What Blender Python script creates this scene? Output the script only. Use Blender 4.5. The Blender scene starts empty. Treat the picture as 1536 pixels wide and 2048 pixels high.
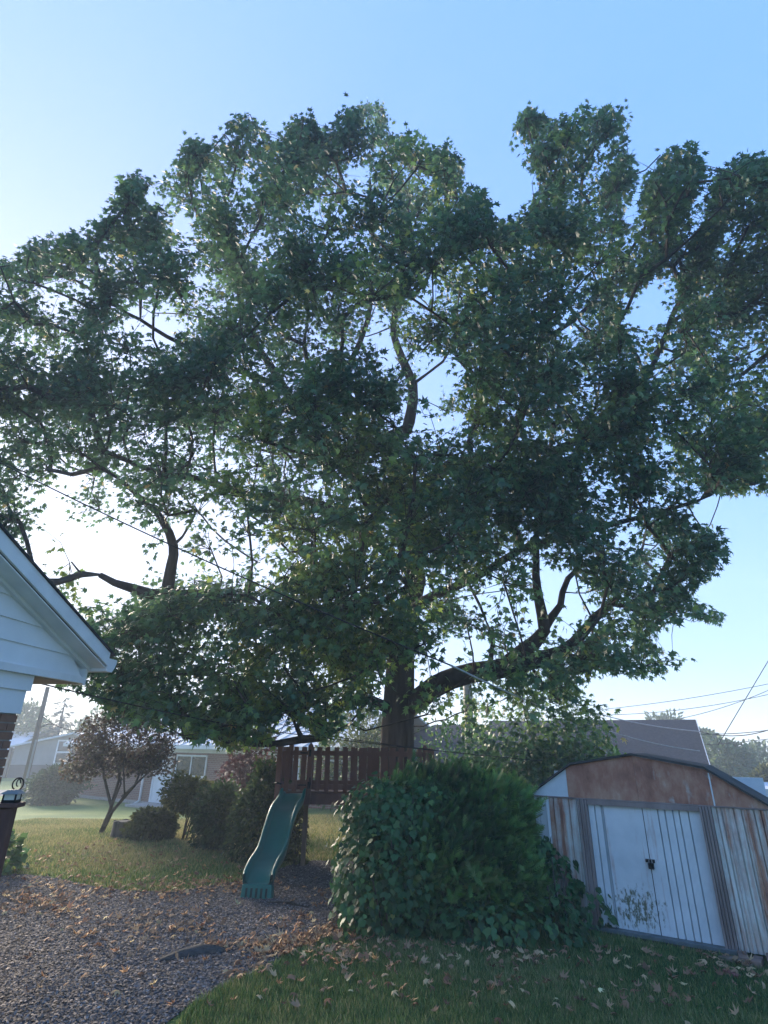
import bpy, bmesh, math, random
import numpy as np
from mathutils import Vector, Matrix

random.seed(7)
rng = np.random.default_rng(11)
scene = bpy.context.scene
COL = scene.collection
rad = math.radians

# ------------------------------------------------------------------ camera
F_PX = 1091.0
PITCH, ROLL, CAM_H = rad(23.1), rad(0.7), 2.08
_F = Vector((0, math.cos(PITCH), math.sin(PITCH)))
_U0 = Vector((0, -math.sin(PITCH), math.cos(PITCH)))
_R0 = Vector((1, 0, 0))
_R = _R0 * math.cos(ROLL) + _U0 * math.sin(ROLL)
_U = _U0 * math.cos(ROLL) - _R0 * math.sin(ROLL)
CAM = Vector((0, 0, CAM_H))
cd = bpy.data.cameras.new('camera')
cam = bpy.data.objects.new('camera', cd)
COL.objects.link(cam)
cd.sensor_fit = 'HORIZONTAL'
cd.sensor_width = 36.0
cd.lens = 36.0 * F_PX / 1536.0
cd.clip_start = 0.05
cd.clip_end = 3000
m = Matrix.Identity(4)
for i in range(3):
    m[i][0] = _R[i]; m[i][1] = _U[i]; m[i][2] = -_F[i]; m[i][3] = CAM[i]
cam.matrix_world = m
scene.camera = cam

# ------------------------------------------------------------------ light
SUN_AZ = rad(-38.0)      # azimuth from +Y, negative = to the left
SUN_EL = rad(17.0)
world = bpy.data.worlds.new('World')
scene.world = world
world.use_nodes = True
wn = world.node_tree
bgn = wn.nodes['Background']
sky = wn.nodes.new('ShaderNodeTexSky')
sky.sky_type = 'NISHITA'
sky.sun_disc = False
sky.sun_elevation = SUN_EL
sky.sun_rotation = SUN_AZ
sky.altitude = 200
sky.air_density = 1.0
sky.dust_density = 1.5
sky.ozone_density = 9.0
sgm = wn.nodes.new('ShaderNodeGamma')           # even, all-round softening of the clear-sky contrast by a tone curve
sgm.inputs['Gamma'].default_value = 0.14
shs = wn.nodes.new('ShaderNodeHueSaturation')
shs.inputs['Hue'].default_value = 0.53
shs.inputs['Saturation'].default_value = 3.0
shs.inputs['Value'].default_value = 0.90
wn.links.new(sky.outputs[0], sgm.inputs[0])
wn.links.new(sgm.outputs[0], shs.inputs['Color'])
wn.links.new(shs.outputs[0], bgn.inputs[0])
bgn.inputs[1].default_value = 0.15
sl = bpy.data.lights.new('sun', 'SUN')
sl.energy = 1.5
sl.angle = rad(25)
sl.color = (1.0, 0.86, 0.70)
sun = bpy.data.objects.new('sun', sl)
COL.objects.link(sun)
sdir = Vector((math.sin(SUN_AZ) * math.cos(SUN_EL), math.cos(SUN_AZ) * math.cos(SUN_EL), math.sin(SUN_EL)))
sun.rotation_euler = sdir.to_track_quat('Z', 'Y').to_euler()
sun.location = (0, 0, 30)

scene.view_settings.view_transform = 'Standard'
scene.view_settings.look = 'None'
scene.view_settings.gamma = 1.0
scene.view_settings.use_curve_mapping = False
scene.view_settings.exposure = 3.2
scene.render.engine = 'CYCLES'
scene.cycles.use_denoising = True
scene.cycles.max_bounces = 6
scene.cycles.transmission_bounces = 4
scene.cycles.transparent_max_bounces = 6
scene.cycles.volume_bounces = 1
scene.cycles.volume_step_rate = 4

# ------------------------------------------------------------------ helpers: rays, terrain
def ray(px, py):
    u = (px - 768.0) / F_PX
    v = (py - 1024.0) / F_PX
    return _F + _R * u - _U * v

def at_y(px, py, y):
    d = ray(px, py)
    return CAM + d * (y / d.y)

def at_z(px, py, z):
    d = ray(px, py)
    return CAM + d * ((z - CAM_H) / d.z)

def ss(a, b, x):
    t = min(1.0, max(0.0, (x - a) / (b - a)))
    return t * t * (3 - 2 * t)

def ssv(a, b, x):
    t = np.clip((x - a) / (b - a), 0, 1)
    return t * t * (3 - 2 * t)

def terrain_v(x, y):
    return -0.55 * ssv(13, 28, y) * ssv(0.5, -9, x) - 0.25 * ssv(18, 34, y) * ssv(-2, 6, x)

def terrain(x, y):
    return -0.55 * ss(13, 28, y) * ss(0.5, -9, x) - 0.25 * ss(18, 34, y) * ss(-2, 6, x)

def ground(px, py):
    z = 0.0
    for _ in range(12):
        p = at_z(px, py, z)
        z = terrain(p.x, p.y)
    return Vector((p.x, p.y, z))

_ax = np.array([[_R.x, _R.y, _R.z], [_U.x, _U.y, _U.z], [_F.x, _F.y, _F.z]])
def project(P):
    Q = (np.asarray(P) - np.array([0, 0, CAM_H])) @ _ax.T
    w = np.maximum(Q[:, 2], 1e-3)
    return 768 + F_PX * Q[:, 0] / w, 1024 - F_PX * Q[:, 1] / w, Q[:, 2]

def in_poly(px, py, poly):
    inside = np.zeros(len(px), bool)
    n = len(poly)
    for i in range(n):
        x0, y0 = poly[i]; x1, y1 = poly[(i + 1) % n]
        c = ((y0 > py) != (y1 > py))
        with np.errstate(divide='ignore', invalid='ignore'):
            xi = (x1 - x0) * (py - y0) / ((y1 - y0) if y1 != y0 else 1e-9) + x0
        inside ^= c & (px < xi)
    return inside

# ------------------------------------------------------------------ helpers: objects
def tag(o, label, cat, group=None, kind=None):
    if label: o['label'] = label
    if cat: o['category'] = cat
    if group: o['group'] = group
    if kind: o['kind'] = kind
    return o

def empty(name, loc, rz=0.0, label=None, cat=None, group=None):
    o = bpy.data.objects.new(name, None)
    o.empty_display_size = 0.2
    o.location = loc
    o.rotation_euler = (0, 0, rz)
    COL.objects.link(o)
    tag(o, label, cat, group)
    return o

def link_mesh(name, me, mat, parent=None):
    o = bpy.data.objects.new(name, me)
    if mat and len(me.materials) == 0: me.materials.append(mat)
    COL.objects.link(o)
    if parent: o.parent = parent
    return o

class MB:
    def __init__(s):
        s.v = []; s.f = []
    def quad(s, a, b, c, d):
        n = len(s.v); s.v += [tuple(a), tuple(b), tuple(c), tuple(d)]; s.f.append((n, n+1, n+2, n+3)); return s
    def hexa(s, p):   # 8 points: bottom 4 ccw, top 4 ccw
        n = len(s.v); s.v += [tuple(q) for q in p]
        for q in ((3,2,1,0),(4,5,6,7),(0,1,5,4),(1,2,6,5),(2,3,7,6),(3,0,4,7)): s.f.append(tuple(n+i for i in q))
        return s
    def box(s, x0, x1, y0, y1, z0, z1):
        return s.hexa([(x0,y0,z0),(x1,y0,z0),(x1,y1,z0),(x0,y1,z0),(x0,y0,z1),(x1,y0,z1),(x1,y1,z1),(x0,y1,z1)])
    def bar(s, a, b, w, h, up=(0,0,1)):
        a = Vector(a); b = Vector(b); d = (b - a).normalized(); up = Vector(up)
        sx = d.cross(up)
        if sx.length < 1e-4: sx = d.cross(Vector((1,0,0)))
        sx.normalize(); uz = sx.cross(d).normalized()
        sx *= w/2; uz *= h/2
        return s.hexa([a-sx-uz, a+sx-uz, b+sx-uz, b-sx-uz, a-sx+uz, a+sx+uz, b+sx+uz, b-sx+uz])
    def prism(s, poly, axis, t0, t1):   # poly list of 2D points extruded along axis ('x','y','z')
        n = len(s.v); k = len(poly)
        def P(a, b, t):
            return {'y': (a, t, b), 'x': (t, a, b), 'z': (a, b, t)}[axis]
        s.v += [P(a, b, t0) for a, b in poly] + [P(a, b, t1) for a, b in poly]
        s.f.append(tuple(range(n, n+k))[::-1]); s.f.append(tuple(range(n+k, n+2*k)))
        for i in range(k):
            j = (i+1) % k
            s.f.append((n+i, n+j, n+k+j, n+k+i))
        return s
    def tube(s, pts, rads, seg=8, cap=True, squash=1.0):
        pts = [Vector(p) for p in pts]
        if not hasattr(rads, '__len__'): rads = [rads]*len(pts)
        base = len(s.v); prev = None
        for i, p in enumerate(pts):
            d = (pts[min(i+1, len(pts)-1)] - pts[max(i-1, 0)]).normalized()
            if prev is None:
                a = d.orthogonal().normalized()
            else:
                a = (prev - d * prev.dot(d)).normalized()
            prev = a; b = d.cross(a)
            for k in range(seg):
                t = 2*math.pi*k/seg
                s.v.append(tuple(p + (a*math.cos(t) + b*math.sin(t)*squash)*rads[i]))
        for i in range(len(pts)-1):
            for k in range(seg):
                k2 = (k+1) % seg
                s.f.append((base+i*seg+k, base+i*seg+k2, base+(i+1)*seg+k2, base+(i+1)*seg+k))
        if cap:
            s.f.append(tuple(base+k for k in range(seg))[::-1])
            s.f.append(tuple(base+(len(pts)-1)*seg+k for k in range(seg)))
        return s
    def mesh(s, name):
        me = bpy.data.meshes.new(name)
        me.from_pydata(s.v, [], s.f)
        me.update()
        return me
    def build(s, name, mat, parent=None, smooth=False, bevel=0.0):
        me = s.mesh(name)
        o = link_mesh(name, me, mat, parent)
        bm = bmesh.new(); bm.from_mesh(me)
        bmesh.ops.recalc_face_normals(bm, faces=bm.faces)
        if bevel:
            bmesh.ops.bevel(bm, geom=bm.edges[:], offset=bevel, segments=1, affect='EDGES')
        bm.to_mesh(me); bm.free()
        if smooth:
            for p in me.polygons: p.use_smooth = True
        return o

def np_mesh(name, verts, tris, tone=None):
    me = bpy.data.meshes.new(name)
    nv, nt = len(verts), len(tris)
    me.vertices.add(nv); me.vertices.foreach_set('co', np.ascontiguousarray(verts, np.float32).ravel())
    me.loops.add(nt*3); me.loops.foreach_set('vertex_index', np.ascontiguousarray(tris, np.int32).ravel())
    me.polygons.add(nt)
    me.polygons.foreach_set('loop_start', np.arange(0, nt*3, 3, dtype=np.int32))
    if tone is not None:
        a = me.attributes.new('tone', 'FLOAT_COLOR', 'POINT')
        t = np.ones((nv, 4), np.float32); t[:, :tone.shape[1]] = tone
        a.data.foreach_set('color', t.ravel())
    me.update(calc_edges=True)
    return me

def norm(a):
    return a / np.maximum(np.linalg.norm(a, axis=1, keepdims=True), 1e-9)

def leaves_mesh(name, pos, axis, nrm, size, tone, tv, tf, tip=0.0):
    """place template (tv Kx3: x side, y along, z normal; tf tris) at every pos"""
    axis = norm(axis); side = norm(np.cross(axis, nrm)); nn = np.cross(side, axis)
    K = len(tv); N = len(pos)
    V = (pos[:, None, :] + size[:, None, None] * (tv[None, :, 0, None]*side[:, None, :] + tv[None, :, 1, None]*axis[:, None, :] + tv[None, :, 2, None]*nn[:, None, :]))
    T = (np.arange(N)[:, None, None]*K + tf[None]).reshape(-1, 3)
    tn = np.repeat(tone, K, axis=0)
    if tip:                                   # young growth at the tip is a lighter green
        tn = tn.copy(); tn[:, 0] = np.clip(tn[:, 0]+tip*(np.tile(tv[:, 1], N)-.5), 0, .9)
    return np_mesh(name, V.reshape(-1, 3), T, tn)

# templates (unit size)
def star_template(curl=0.12):
    v = [(0, 0.30, 0.05)]
    tips = [(-100, .42), (-50, .55), (0, .70), (50, .55), (100, .42)]
    for i, (a, r) in enumerate(tips):
        a_ = rad(a); v.append((math.sin(a_)*r, 0.30+math.cos(a_)*r, -curl*r*r*2))
        if i < 4:
            b = rad((a + tips[i+1][0])/2); v.append((math.sin(b)*.255, .30+math.cos(b)*.255, 0.0))
    v.append((0, 0.10, 0))
    n = len(v); f = []
    for i in range(1, n-1): f.append((0, i+1, i))
    f.append((0, 1, n-1))
    return np.array(v, float), np.array(f)
STAR, STAR_F = star_template()
OVAL = np.array([(0,0,0),(.26,.35,.05),(.20,.72,.03),(0,1,-.08),(-.20,.72,.03),(-.26,.35,.05)], float)
OVAL_F = np.array([(0,1,2),(0,2,3),(0,3,4),(0,4,5)])
HEART = np.array([(0,.05,0),(.22,-.08,.02),(.46,.12,.0),(.44,.48,-.02),(.2,.62,0),(0,1,-.1),(-.2,.62,0),(-.44,.48,-.02),(-.46,.12,0),(-.22,-.08,.02)], float)
HEART_F = np.array([(0,1,2),(0,2,3),(0,3,4),(0,4,5),(0,5,6),(0,6,7),(0,7,8),(0,8,9)])
def frond_template():
    v = []; f = []
    def tri(p, d, w):
        n = len(v); px_, py_ = p; dx, dy = d; l = math.hypot(dx, dy); nx, ny = -dy/l*w, dx/l*w
        v.extend([(px_-nx, py_-ny, 0), (px_+nx, py_+ny, 0.0), (px_+dx, py_+dy, -.02)]); f.append((n, n+1, n+2))
    tri((0, 0), (0, 1), .045)
    for i, y in enumerate((.12, .28, .44, .6, .76)):
        L = .42*(1-y*.6)
        tri((0, y), (L*.62, L*.85), .05); tri((0, y), (-L*.62, L*.85), .05)
    return np.array(v, float), np.array(f)
FROND, FROND_F = frond_template()

# ------------------------------------------------------------------ materials
def new_mat(name):
    mt = bpy.data.materials.new(name); mt.use_nodes = True
    nt = mt.node_tree
    return mt, nt, nt.nodes['Principled BSDF'], nt.nodes, nt.links

def ramp(nodes, stops):
    r = nodes.new('ShaderNodeValToRGB')
    el = r.color_ramp.elements
    el[0].position, el[0].color = stops[0][0], (*stops[0][1], 1)
    el[1].position, el[1].color = stops[-1][0], (*stops[-1][1], 1)
    for p, c in stops[1:-1]:
        e = el.new(p); e.color = (*c, 1)
    return r

def noise_mat(name, stops, scale=5.0, rough=.8, detail=6, stretch=(1,1,1), bump=0.0, bscale=None, coord='Object', spec=.3, metallic=0.0):
    mt, nt, b, N, L = new_mat(name)
    tc = N.new('ShaderNodeTexCoord'); mp = N.new('ShaderNodeMapping'); mp.inputs['Scale'].default_value = stretch
    L.new(tc.outputs[coord], mp.inputs[0])
    nz = N.new('ShaderNodeTexNoise'); nz.inputs['Scale'].default_value = scale; nz.inputs['Detail'].default_value = detail; nz.inputs['Roughness'].default_value = .6
    L.new(mp.outputs[0], nz.inputs[0])
    r = ramp(N, stops); L.new(nz.outputs[0], r.inputs[0]); L.new(r.outputs[0], b.inputs['Base Color'])
    b.inputs['Roughness'].default_value = rough
    b.inputs['Specular IOR Level'].default_value = spec
    b.inputs['Metallic'].default_value = metallic
    if bump:
        n2 = N.new('ShaderNodeTexNoise'); n2.inputs['Scale'].default_value = bscale or scale*4; n2.inputs['Detail'].default_value = 4
        L.new(mp.outputs[0], n2.inputs[0])
        bp = N.new('ShaderNodeBump'); bp.inputs['Strength'].default_value = bump; bp.inputs['Distance'].default_value = .02
        L.new(n2.outputs[0], bp.inputs['Height']); L.new(bp.outputs[0], b.inputs['Normal'])
    return mt

def leaf_mat(name, stops, transl=.35, rough=.55, spec=.25):
    """colour picked by the leaf's own tone attribute (x), value jitter in y"""
    mt, nt, b, N, L = new_mat(name)
    at = N.new('ShaderNodeAttribute'); at.attribute_name = 'tone'
    sp = N.new('ShaderNodeSeparateColor'); L.new(at.outputs['Color'], sp.inputs[0])
    r = ramp(N, stops); L.new(sp.outputs[0], r.inputs[0])
    hs = N.new('ShaderNodeHueSaturation'); L.new(r.outputs[0], hs.inputs['Color'])
    mr = N.new('ShaderNodeMapRange'); mr.inputs['To Min'].default_value = .65; mr.inputs['To Max'].default_value = 1.4
    L.new(sp.outputs[1], mr.inputs[0]); L.new(mr.outputs[0], hs.inputs['Value'])
    L.new(hs.outputs[0], b.inputs['Base Color'])
    b.inputs['Roughness'].default_value = rough
    b.inputs['Specular IOR Level'].default_value = spec
    tr = N.new('ShaderNodeBsdfTranslucent'); 
    h2 = N.new('ShaderNodeHueSaturation'); h2.inputs['Hue'].default_value = .48; h2.inputs['Value'].default_value = 1.25; L.new(hs.outputs[0], h2.inputs['Color'])
    L.new(h2.outputs[0], tr.inputs[0])
    mx = N.new('ShaderNodeMixShader'); mx.inputs[0].default_value = transl
    L.new(b.outputs[0], mx.inputs[1]); L.new(tr.outputs[0], mx.inputs[2])
    L.new(mx.outputs[0], N['Material Output'].inputs[0])
    return mt

def plain(name, c, rough=.6, metallic=0.0, var=.12, scale=6.0, spec=.3):
    lo = tuple(x*(1-var) for x in c); hi = tuple(min(1, x*(1+var)) for x in c)
    return noise_mat(name, [(.3, lo), (.7, hi)], scale=scale, rough=rough, metallic=metallic, spec=spec)

M = {}
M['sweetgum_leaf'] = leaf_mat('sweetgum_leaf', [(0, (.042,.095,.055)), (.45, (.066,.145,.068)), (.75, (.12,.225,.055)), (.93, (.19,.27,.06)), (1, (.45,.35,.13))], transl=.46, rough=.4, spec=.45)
M['bark'] = noise_mat('bark', [(.25, (.016,.013,.012)), (.55, (.045,.038,.033)), (.8, (.09,.08,.07))], scale=9, stretch=(1,1,.16), rough=.95, bump=1.0, bscale=16, spec=.1)
M['twig'] = noise_mat('twig_bark', [(.3, (.03,.026,.022)), (.7, (.09,.08,.07))], scale=12, rough=.95, spec=.1)
M['shrub'] = leaf_mat('shrub_leaf', [(0, (.02,.045,.018)), (.5, (.04,.08,.03)), (.85, (.08,.12,.035)), (1, (.14,.15,.05))])
M['juniper'] = leaf_mat('juniper_spray', [(0, (.02,.06,.022)), (.45, (.05,.13,.038)), (.85, (.12,.25,.06)), (1, (.16,.15,.07))], transl=.2, rough=.6, spec=.2)
M['vine'] = leaf_mat('vine_leaf', [(0, (.028,.085,.03)), (.5, (.045,.13,.045)), (.85, (.10,.19,.05)), (1, (.22,.24,.05))], rough=.4)
M['azalea'] = leaf_mat('azalea_leaf', [(0, (.04,.055,.02)), (.5, (.08,.10,.03)), (1, (.15,.15,.05))])
M['purple'] = leaf_mat('bronze_leaf', [(0, (.04,.035,.025)), (.5, (.075,.06,.04)), (.8, (.12,.075,.05)), (1, (.10,.12,.05))], transl=.3)
M['maroon'] = leaf_mat('maroon_leaf', [(0, (.05,.022,.022)), (.6, (.11,.045,.04)), (1, (.14,.09,.05))], transl=.3)
M['far_leaf'] = leaf_mat('far_leaf', [(0, (.05,.09,.045)), (.5, (.08,.13,.06)), (1, (.14,.18,.07))], transl=.3)
M['spruce'] = leaf_mat('spruce_needle', [(0, (.035,.06,.05)), (1, (.07,.11,.085))], transl=.1)
M['fallen'] = leaf_mat('dry_leaf', [(0, (.17,.08,.045)), (.35, (.33,.19,.105)), (.7, (.48,.33,.18)), (.9, (.60,.48,.23)), (1, (.70,.63,.34))], transl=.12, rough=.7, spec=.15)
M['grass_blade'] = leaf_mat('grass_blade', [(0, (.035,.09,.03)), (.5, (.075,.165,.05)), (.85, (.19,.24,.07)), (1, (.36,.33,.15))], transl=.25, rough=.6, spec=.2)
M['chip'] = leaf_mat('gravel_chip', [(0, (.045,.041,.040)), (.5, (.145,.132,.126)), (.85, (.25,.225,.21)), (1, (.36,.32,.29))], transl=0, rough=.9, spec=.2)
M['gravel'] = noise_mat('gravel_bed', [(.3, (.035,.032,.032)), (.5, (.085,.078,.078)), (.7, (.16,.145,.14))], scale=55, detail=8, rough=.95, bump=.8, bscale=70, spec=.15)
M['brown_wood'] = noise_mat('brown_stained_wood', [(.25, (.085,.040,.030)), (.55, (.155,.075,.055)), (.8, (.23,.125,.095))], scale=4, stretch=(1,1,.25), rough=.65, bump=.25, bscale=40, spec=.3)
M['deck_wood'] = noise_mat('weathered_deck_board', [(.25, (.09,.05,.035)), (.8, (.20,.13,.10))], scale=5, stretch=(.3,1,1), rough=.8, bump=.3, bscale=40)
M['slide'] = noise_mat('green_plastic', [(.2, (.003,.125,.108)), (.8, (.006,.18,.152))], scale=3, rough=.45, spec=.3, bump=.05, bscale=60)
M['slide_slot'] = plain('slot_shade_green', (.004,.04,.035), rough=.6)  # shade of the slide foot's slots put into a darker green
M['black_iron'] = plain('black_iron', (.012,.012,.012), rough=.45, metallic=.3)
M['white_paint'] = noise_mat('white_painted_trim', [(.3, (.62,.63,.63)), (.7, (.78,.79,.79))], scale=2.5, rough=.5)
M['white_siding'] = noise_mat('white_siding', [(.3, (.66,.68,.69)), (.7, (.76,.78,.79))], scale=1.5, rough=.5, bump=.06, bscale=120)
M['soffit'] = plain('grey_soffit', (.30,.27,.25), rough=.8)
M['shingle'] = noise_mat('dark_shingle', [(.3, (.03,.029,.034)), (.7, (.065,.062,.07))], scale=10, rough=.95, bump=.4, bscale=40)
M['brick_face'] = noise_mat('tan_red_brick', [(.3, (.20,.10,.065)), (.55, (.30,.165,.11)), (.75, (.38,.25,.18))], scale=3.5, rough=.9, bump=.4, bscale=50)
M['mortar'] = plain('mortar', (.30,.27,.24), rough=.95)
M['glass'] = plain('dark_glass', (.02,.025,.03), rough=.06, spec=.6)
M['concrete'] = noise_mat('concrete', [(.3, (.26,.25,.24)), (.7, (.40,.39,.37))], scale=8, rough=.9, bump=.3)
M['asphalt'] = plain('asphalt', (.14,.14,.145), rough=.95)
M['grey_metal'] = noise_mat('grey_metal_siding', [(.3, (.25,.25,.24)), (.7, (.30,.30,.29))], scale=2, rough=.6)
M['dark_metal'] = plain('dark_wainscot_metal', (.07,.07,.07), rough=.6)
M['metal_roof'] = noise_mat('pale_metal_roof', [(.3, (.50,.54,.57)), (.7, (.62,.66,.69))], scale=1.2, rough=.75, spec=.15)
M['pole_wood'] = noise_mat('utility_pole_wood', [(.3, (.10,.075,.055)), (.7, (.20,.16,.12))], scale=4, stretch=(1,1,.1), rough=.95, bump=.5)
M['wire'] = plain('wire_rubber', (.02,.02,.02), rough=.7)
M['pale_wire'] = plain('pale_wire', (.32,.32,.33), rough=.6)
M['wood_grey'] = noise_mat('weathered_stump_wood', [(.25, (.03,.027,.022)), (.55, (.10,.09,.075)), (.8, (.20,.18,.15))], scale=10, stretch=(1,1,.15), rough=.95, bump=1.0, bscale=22)
M['lamp_glass'] = plain('frosted_lamp_pane', (.75,.72,.62), rough=.3)
M['soil'] = plain('bare_soil', (.06,.05,.042), rough=1.0, var=.3, scale=30)

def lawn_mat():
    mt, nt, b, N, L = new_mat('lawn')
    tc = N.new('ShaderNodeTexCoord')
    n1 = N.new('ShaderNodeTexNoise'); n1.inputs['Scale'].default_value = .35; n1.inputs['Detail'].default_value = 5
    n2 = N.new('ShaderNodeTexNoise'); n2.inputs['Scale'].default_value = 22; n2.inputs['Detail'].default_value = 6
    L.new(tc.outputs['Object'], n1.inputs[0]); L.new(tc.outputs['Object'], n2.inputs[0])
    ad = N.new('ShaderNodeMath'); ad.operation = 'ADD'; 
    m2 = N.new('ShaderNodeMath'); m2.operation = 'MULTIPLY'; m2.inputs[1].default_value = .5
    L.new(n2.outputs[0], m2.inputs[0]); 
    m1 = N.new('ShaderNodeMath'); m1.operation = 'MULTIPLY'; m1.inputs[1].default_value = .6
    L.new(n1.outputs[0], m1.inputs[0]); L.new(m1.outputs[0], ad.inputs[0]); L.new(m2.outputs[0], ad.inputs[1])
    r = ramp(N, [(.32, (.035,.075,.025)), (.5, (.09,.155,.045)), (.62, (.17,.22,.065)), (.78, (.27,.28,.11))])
    L.new(ad.outputs[0], r.inputs[0]); L.new(r.outputs[0], b.inputs['Base Color'])
    b.inputs['Roughness'].default_value = .95; b.inputs['Specular IOR Level'].default_value = .1
    bp = N.new('ShaderNodeBump'); bp.inputs['Strength'].default_value = .6; bp.inputs['Distance'].default_value = .03
    L.new(n2.outputs[0], bp.inputs['Height']); L.new(bp.outputs[0], b.inputs['Normal'])
    return mt
M['lawn'] = lawn_mat()

def brick_tex_mat():
    mt, nt, b, N, L = new_mat('far_brick')
    tc = N.new('ShaderNodeTexCoord')
    mp = N.new('ShaderNodeMapping'); mp.inputs['Rotation'].default_value = (rad(90), 0, 0)
    L.new(tc.outputs['Object'], mp.inputs[0])
    br = N.new('ShaderNodeTexBrick'); br.inputs['Scale'].default_value = 1.0
    br.inputs['Brick Width'].default_value = .21; br.inputs['Row Height'].default_value = .075; br.inputs['Mortar Size'].default_value = .008
    br.inputs['Color1'].default_value = (.17,.075,.052,1); br.inputs['Color2'].default_value = (.23,.115,.08,1); br.inputs['Mortar'].default_value = (.27,.23,.20,1)
    L.new(mp.outputs[0], br.inputs[0]); L.new(br.outputs[0], b.inputs['Base Color'])
    b.inputs['Roughness'].default_value = .9
    return mt
M['far_brick'] = brick_tex_mat()

def shed_mat(name, rust, streak=.5, algae=None, base=((.52,.57,.58), (.70,.74,.75))):
    """painted sheet metal: chalky paint, rust that spreads by noise and runs down in streaks"""
    mt, nt, b, N, L = new_mat(name)
    tc = N.new('ShaderNodeTexCoord')
    oi = N.new('ShaderNodeObjectInfo')
    def noise(scale, stretch=(1,1,1), detail=6):
        mp = N.new('ShaderNodeMapping'); mp.inputs['Scale'].default_value = stretch
        L.new(tc.outputs['Object'], mp.inputs[0])
        n = N.new('ShaderNodeTexNoise'); n.inputs['Scale'].default_value = scale; n.inputs['Detail'].default_value = detail; n.inputs['Roughness'].default_value = .65
        L.new(mp.outputs[0], n.inputs[0]); return n
    pn = noise(2.0); pr = ramp(N, [(.3, base[0]), (.7, base[1])]); L.new(pn.outputs[0], pr.inputs[0])
    rn = noise(7, (1,1,.7)); sn = noise(9, (1,1,.06))
    mixn = N.new('ShaderNodeMix'); mixn.data_type = 'FLOAT'; mixn.inputs[0].default_value = streak
    L.new(rn.outputs[0], mixn.inputs[2]); L.new(sn.outputs[0], mixn.inputs[3])
    mr = N.new('ShaderNodeMapRange'); lo = .72 - .5*rust
    mr.inputs['From Min'].default_value = lo; mr.inputs['From Max'].default_value = lo + .16
    L.new(mixn.outputs[0], mr.inputs[0])
    rc = ramp(N, [(.3, (.20,.085,.055)), (.47, (.36,.165,.105)), (.6, (.44,.25,.165)), (.72, (.52,.39,.29))]); rcn = noise(5, (1,1,.5)); L.new(rcn.outputs[0], rc.inputs[0])
    mx = N.new('ShaderNodeMix'); mx.data_type = 'RGBA'
    L.new(mr.outputs[0], mx.inputs[0]); L.new(pr.outputs[0], mx.inputs[6]); L.new(rc.outputs[0], mx.inputs[7])
    out = mx.outputs[2]
    if algae:
        cx, cz, rx, rz = algae
        sx = N.new('ShaderNodeSeparateXYZ'); L.new(tc.outputs['Object'], sx.inputs[0])
        def M2(op, a, bv):
            q = N.new('ShaderNodeMath'); q.operation = op
            if hasattr(a, 'is_linked') or not isinstance(a, float): L.new(a, q.inputs[0])
            else: q.inputs[0].default_value = a
            if isinstance(bv, float): q.inputs[1].default_value = bv
            else: L.new(bv, q.inputs[1])
            return q.outputs[0]
        dx = M2('DIVIDE', M2('SUBTRACT', sx.outputs[0], float(cx)), float(rx)); dz = M2('DIVIDE', M2('SUBTRACT', sx.outputs[2], float(cz)), float(rz))
        d2 = M2('ADD', M2('MULTIPLY', dx, dx), M2('MULTIPLY', dz, dz))
        an = noise(26, (1,1,.45), 8)
        tot = M2('SUBTRACT', M2('MULTIPLY', an.outputs[0], 1.6), M2('MULTIPLY', d2, .38))
        am = N.new('ShaderNodeMapRange'); am.inputs['From Min'].default_value = .68; am.inputs['From Max'].default_value = .84; L.new(tot, am.inputs[0])
        m3 = N.new('ShaderNodeMix'); m3.data_type = 'RGBA'
        L.new(am.outputs[0], m3.inputs[0]); L.new(out, m3.inputs[6]); m3.inputs[7].default_value = (.13,.14,.085,1)
        out = m3.outputs[2]
    L.new(out, b.inputs['Base Color'])
    b.inputs['Roughness'].default_value = .6; b.inputs['Specular IOR Level'].default_value = .35
    bp = N.new('ShaderNodeBump'); bp.inputs['Strength'].default_value = .15; bp.inputs['Distance'].default_value = .01
    L.new(rn.outputs[0], bp.inputs['Height']); L.new(bp.outputs[0], b.inputs['Normal'])
    return mt
M['shed_white'] = shed_mat('pale_shed_paint', .12)
M['shed_wall'] = shed_mat('rust_streaked_paint', .60, .75, base=((.50,.50,.43), (.70,.71,.67)))
M['shed_door'] = shed_mat('door_paint', .30, .82, algae=(1.16, .30, .40, .34))
M['shed_rust'] = shed_mat('rusted_gable', 1.15, .35)
M['shed_rust2'] = shed_mat('half_rusted_gable', .86, .5, base=((.42,.44,.40), (.58,.58,.52)))
M['shed_post'] = noise_mat('brown_grey_door_post', [(.3, (.17,.13,.115)), (.7, (.31,.25,.225))], scale=5, stretch=(1,1,.2), rough=.7)
M['shed_sill'] = noise_mat('grey_green_sill', [(.3, (.09,.11,.11)), (.7, (.17,.19,.19))], scale=8, rough=.8)
M['shed_roof'] = noise_mat('dark_weathered_roof_metal', [(.3, (.035,.036,.034)), (.7, (.085,.082,.075))], scale=6, rough=.9, spec=.1)
M['loose_brick'] = noise_mat('loose_brick', [(.3, (.13,.10,.085)), (.5, (.24,.16,.12)), (.75, (.30,.20,.15))], scale=6, rough=.95, bump=.4, bscale=40)

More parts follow.
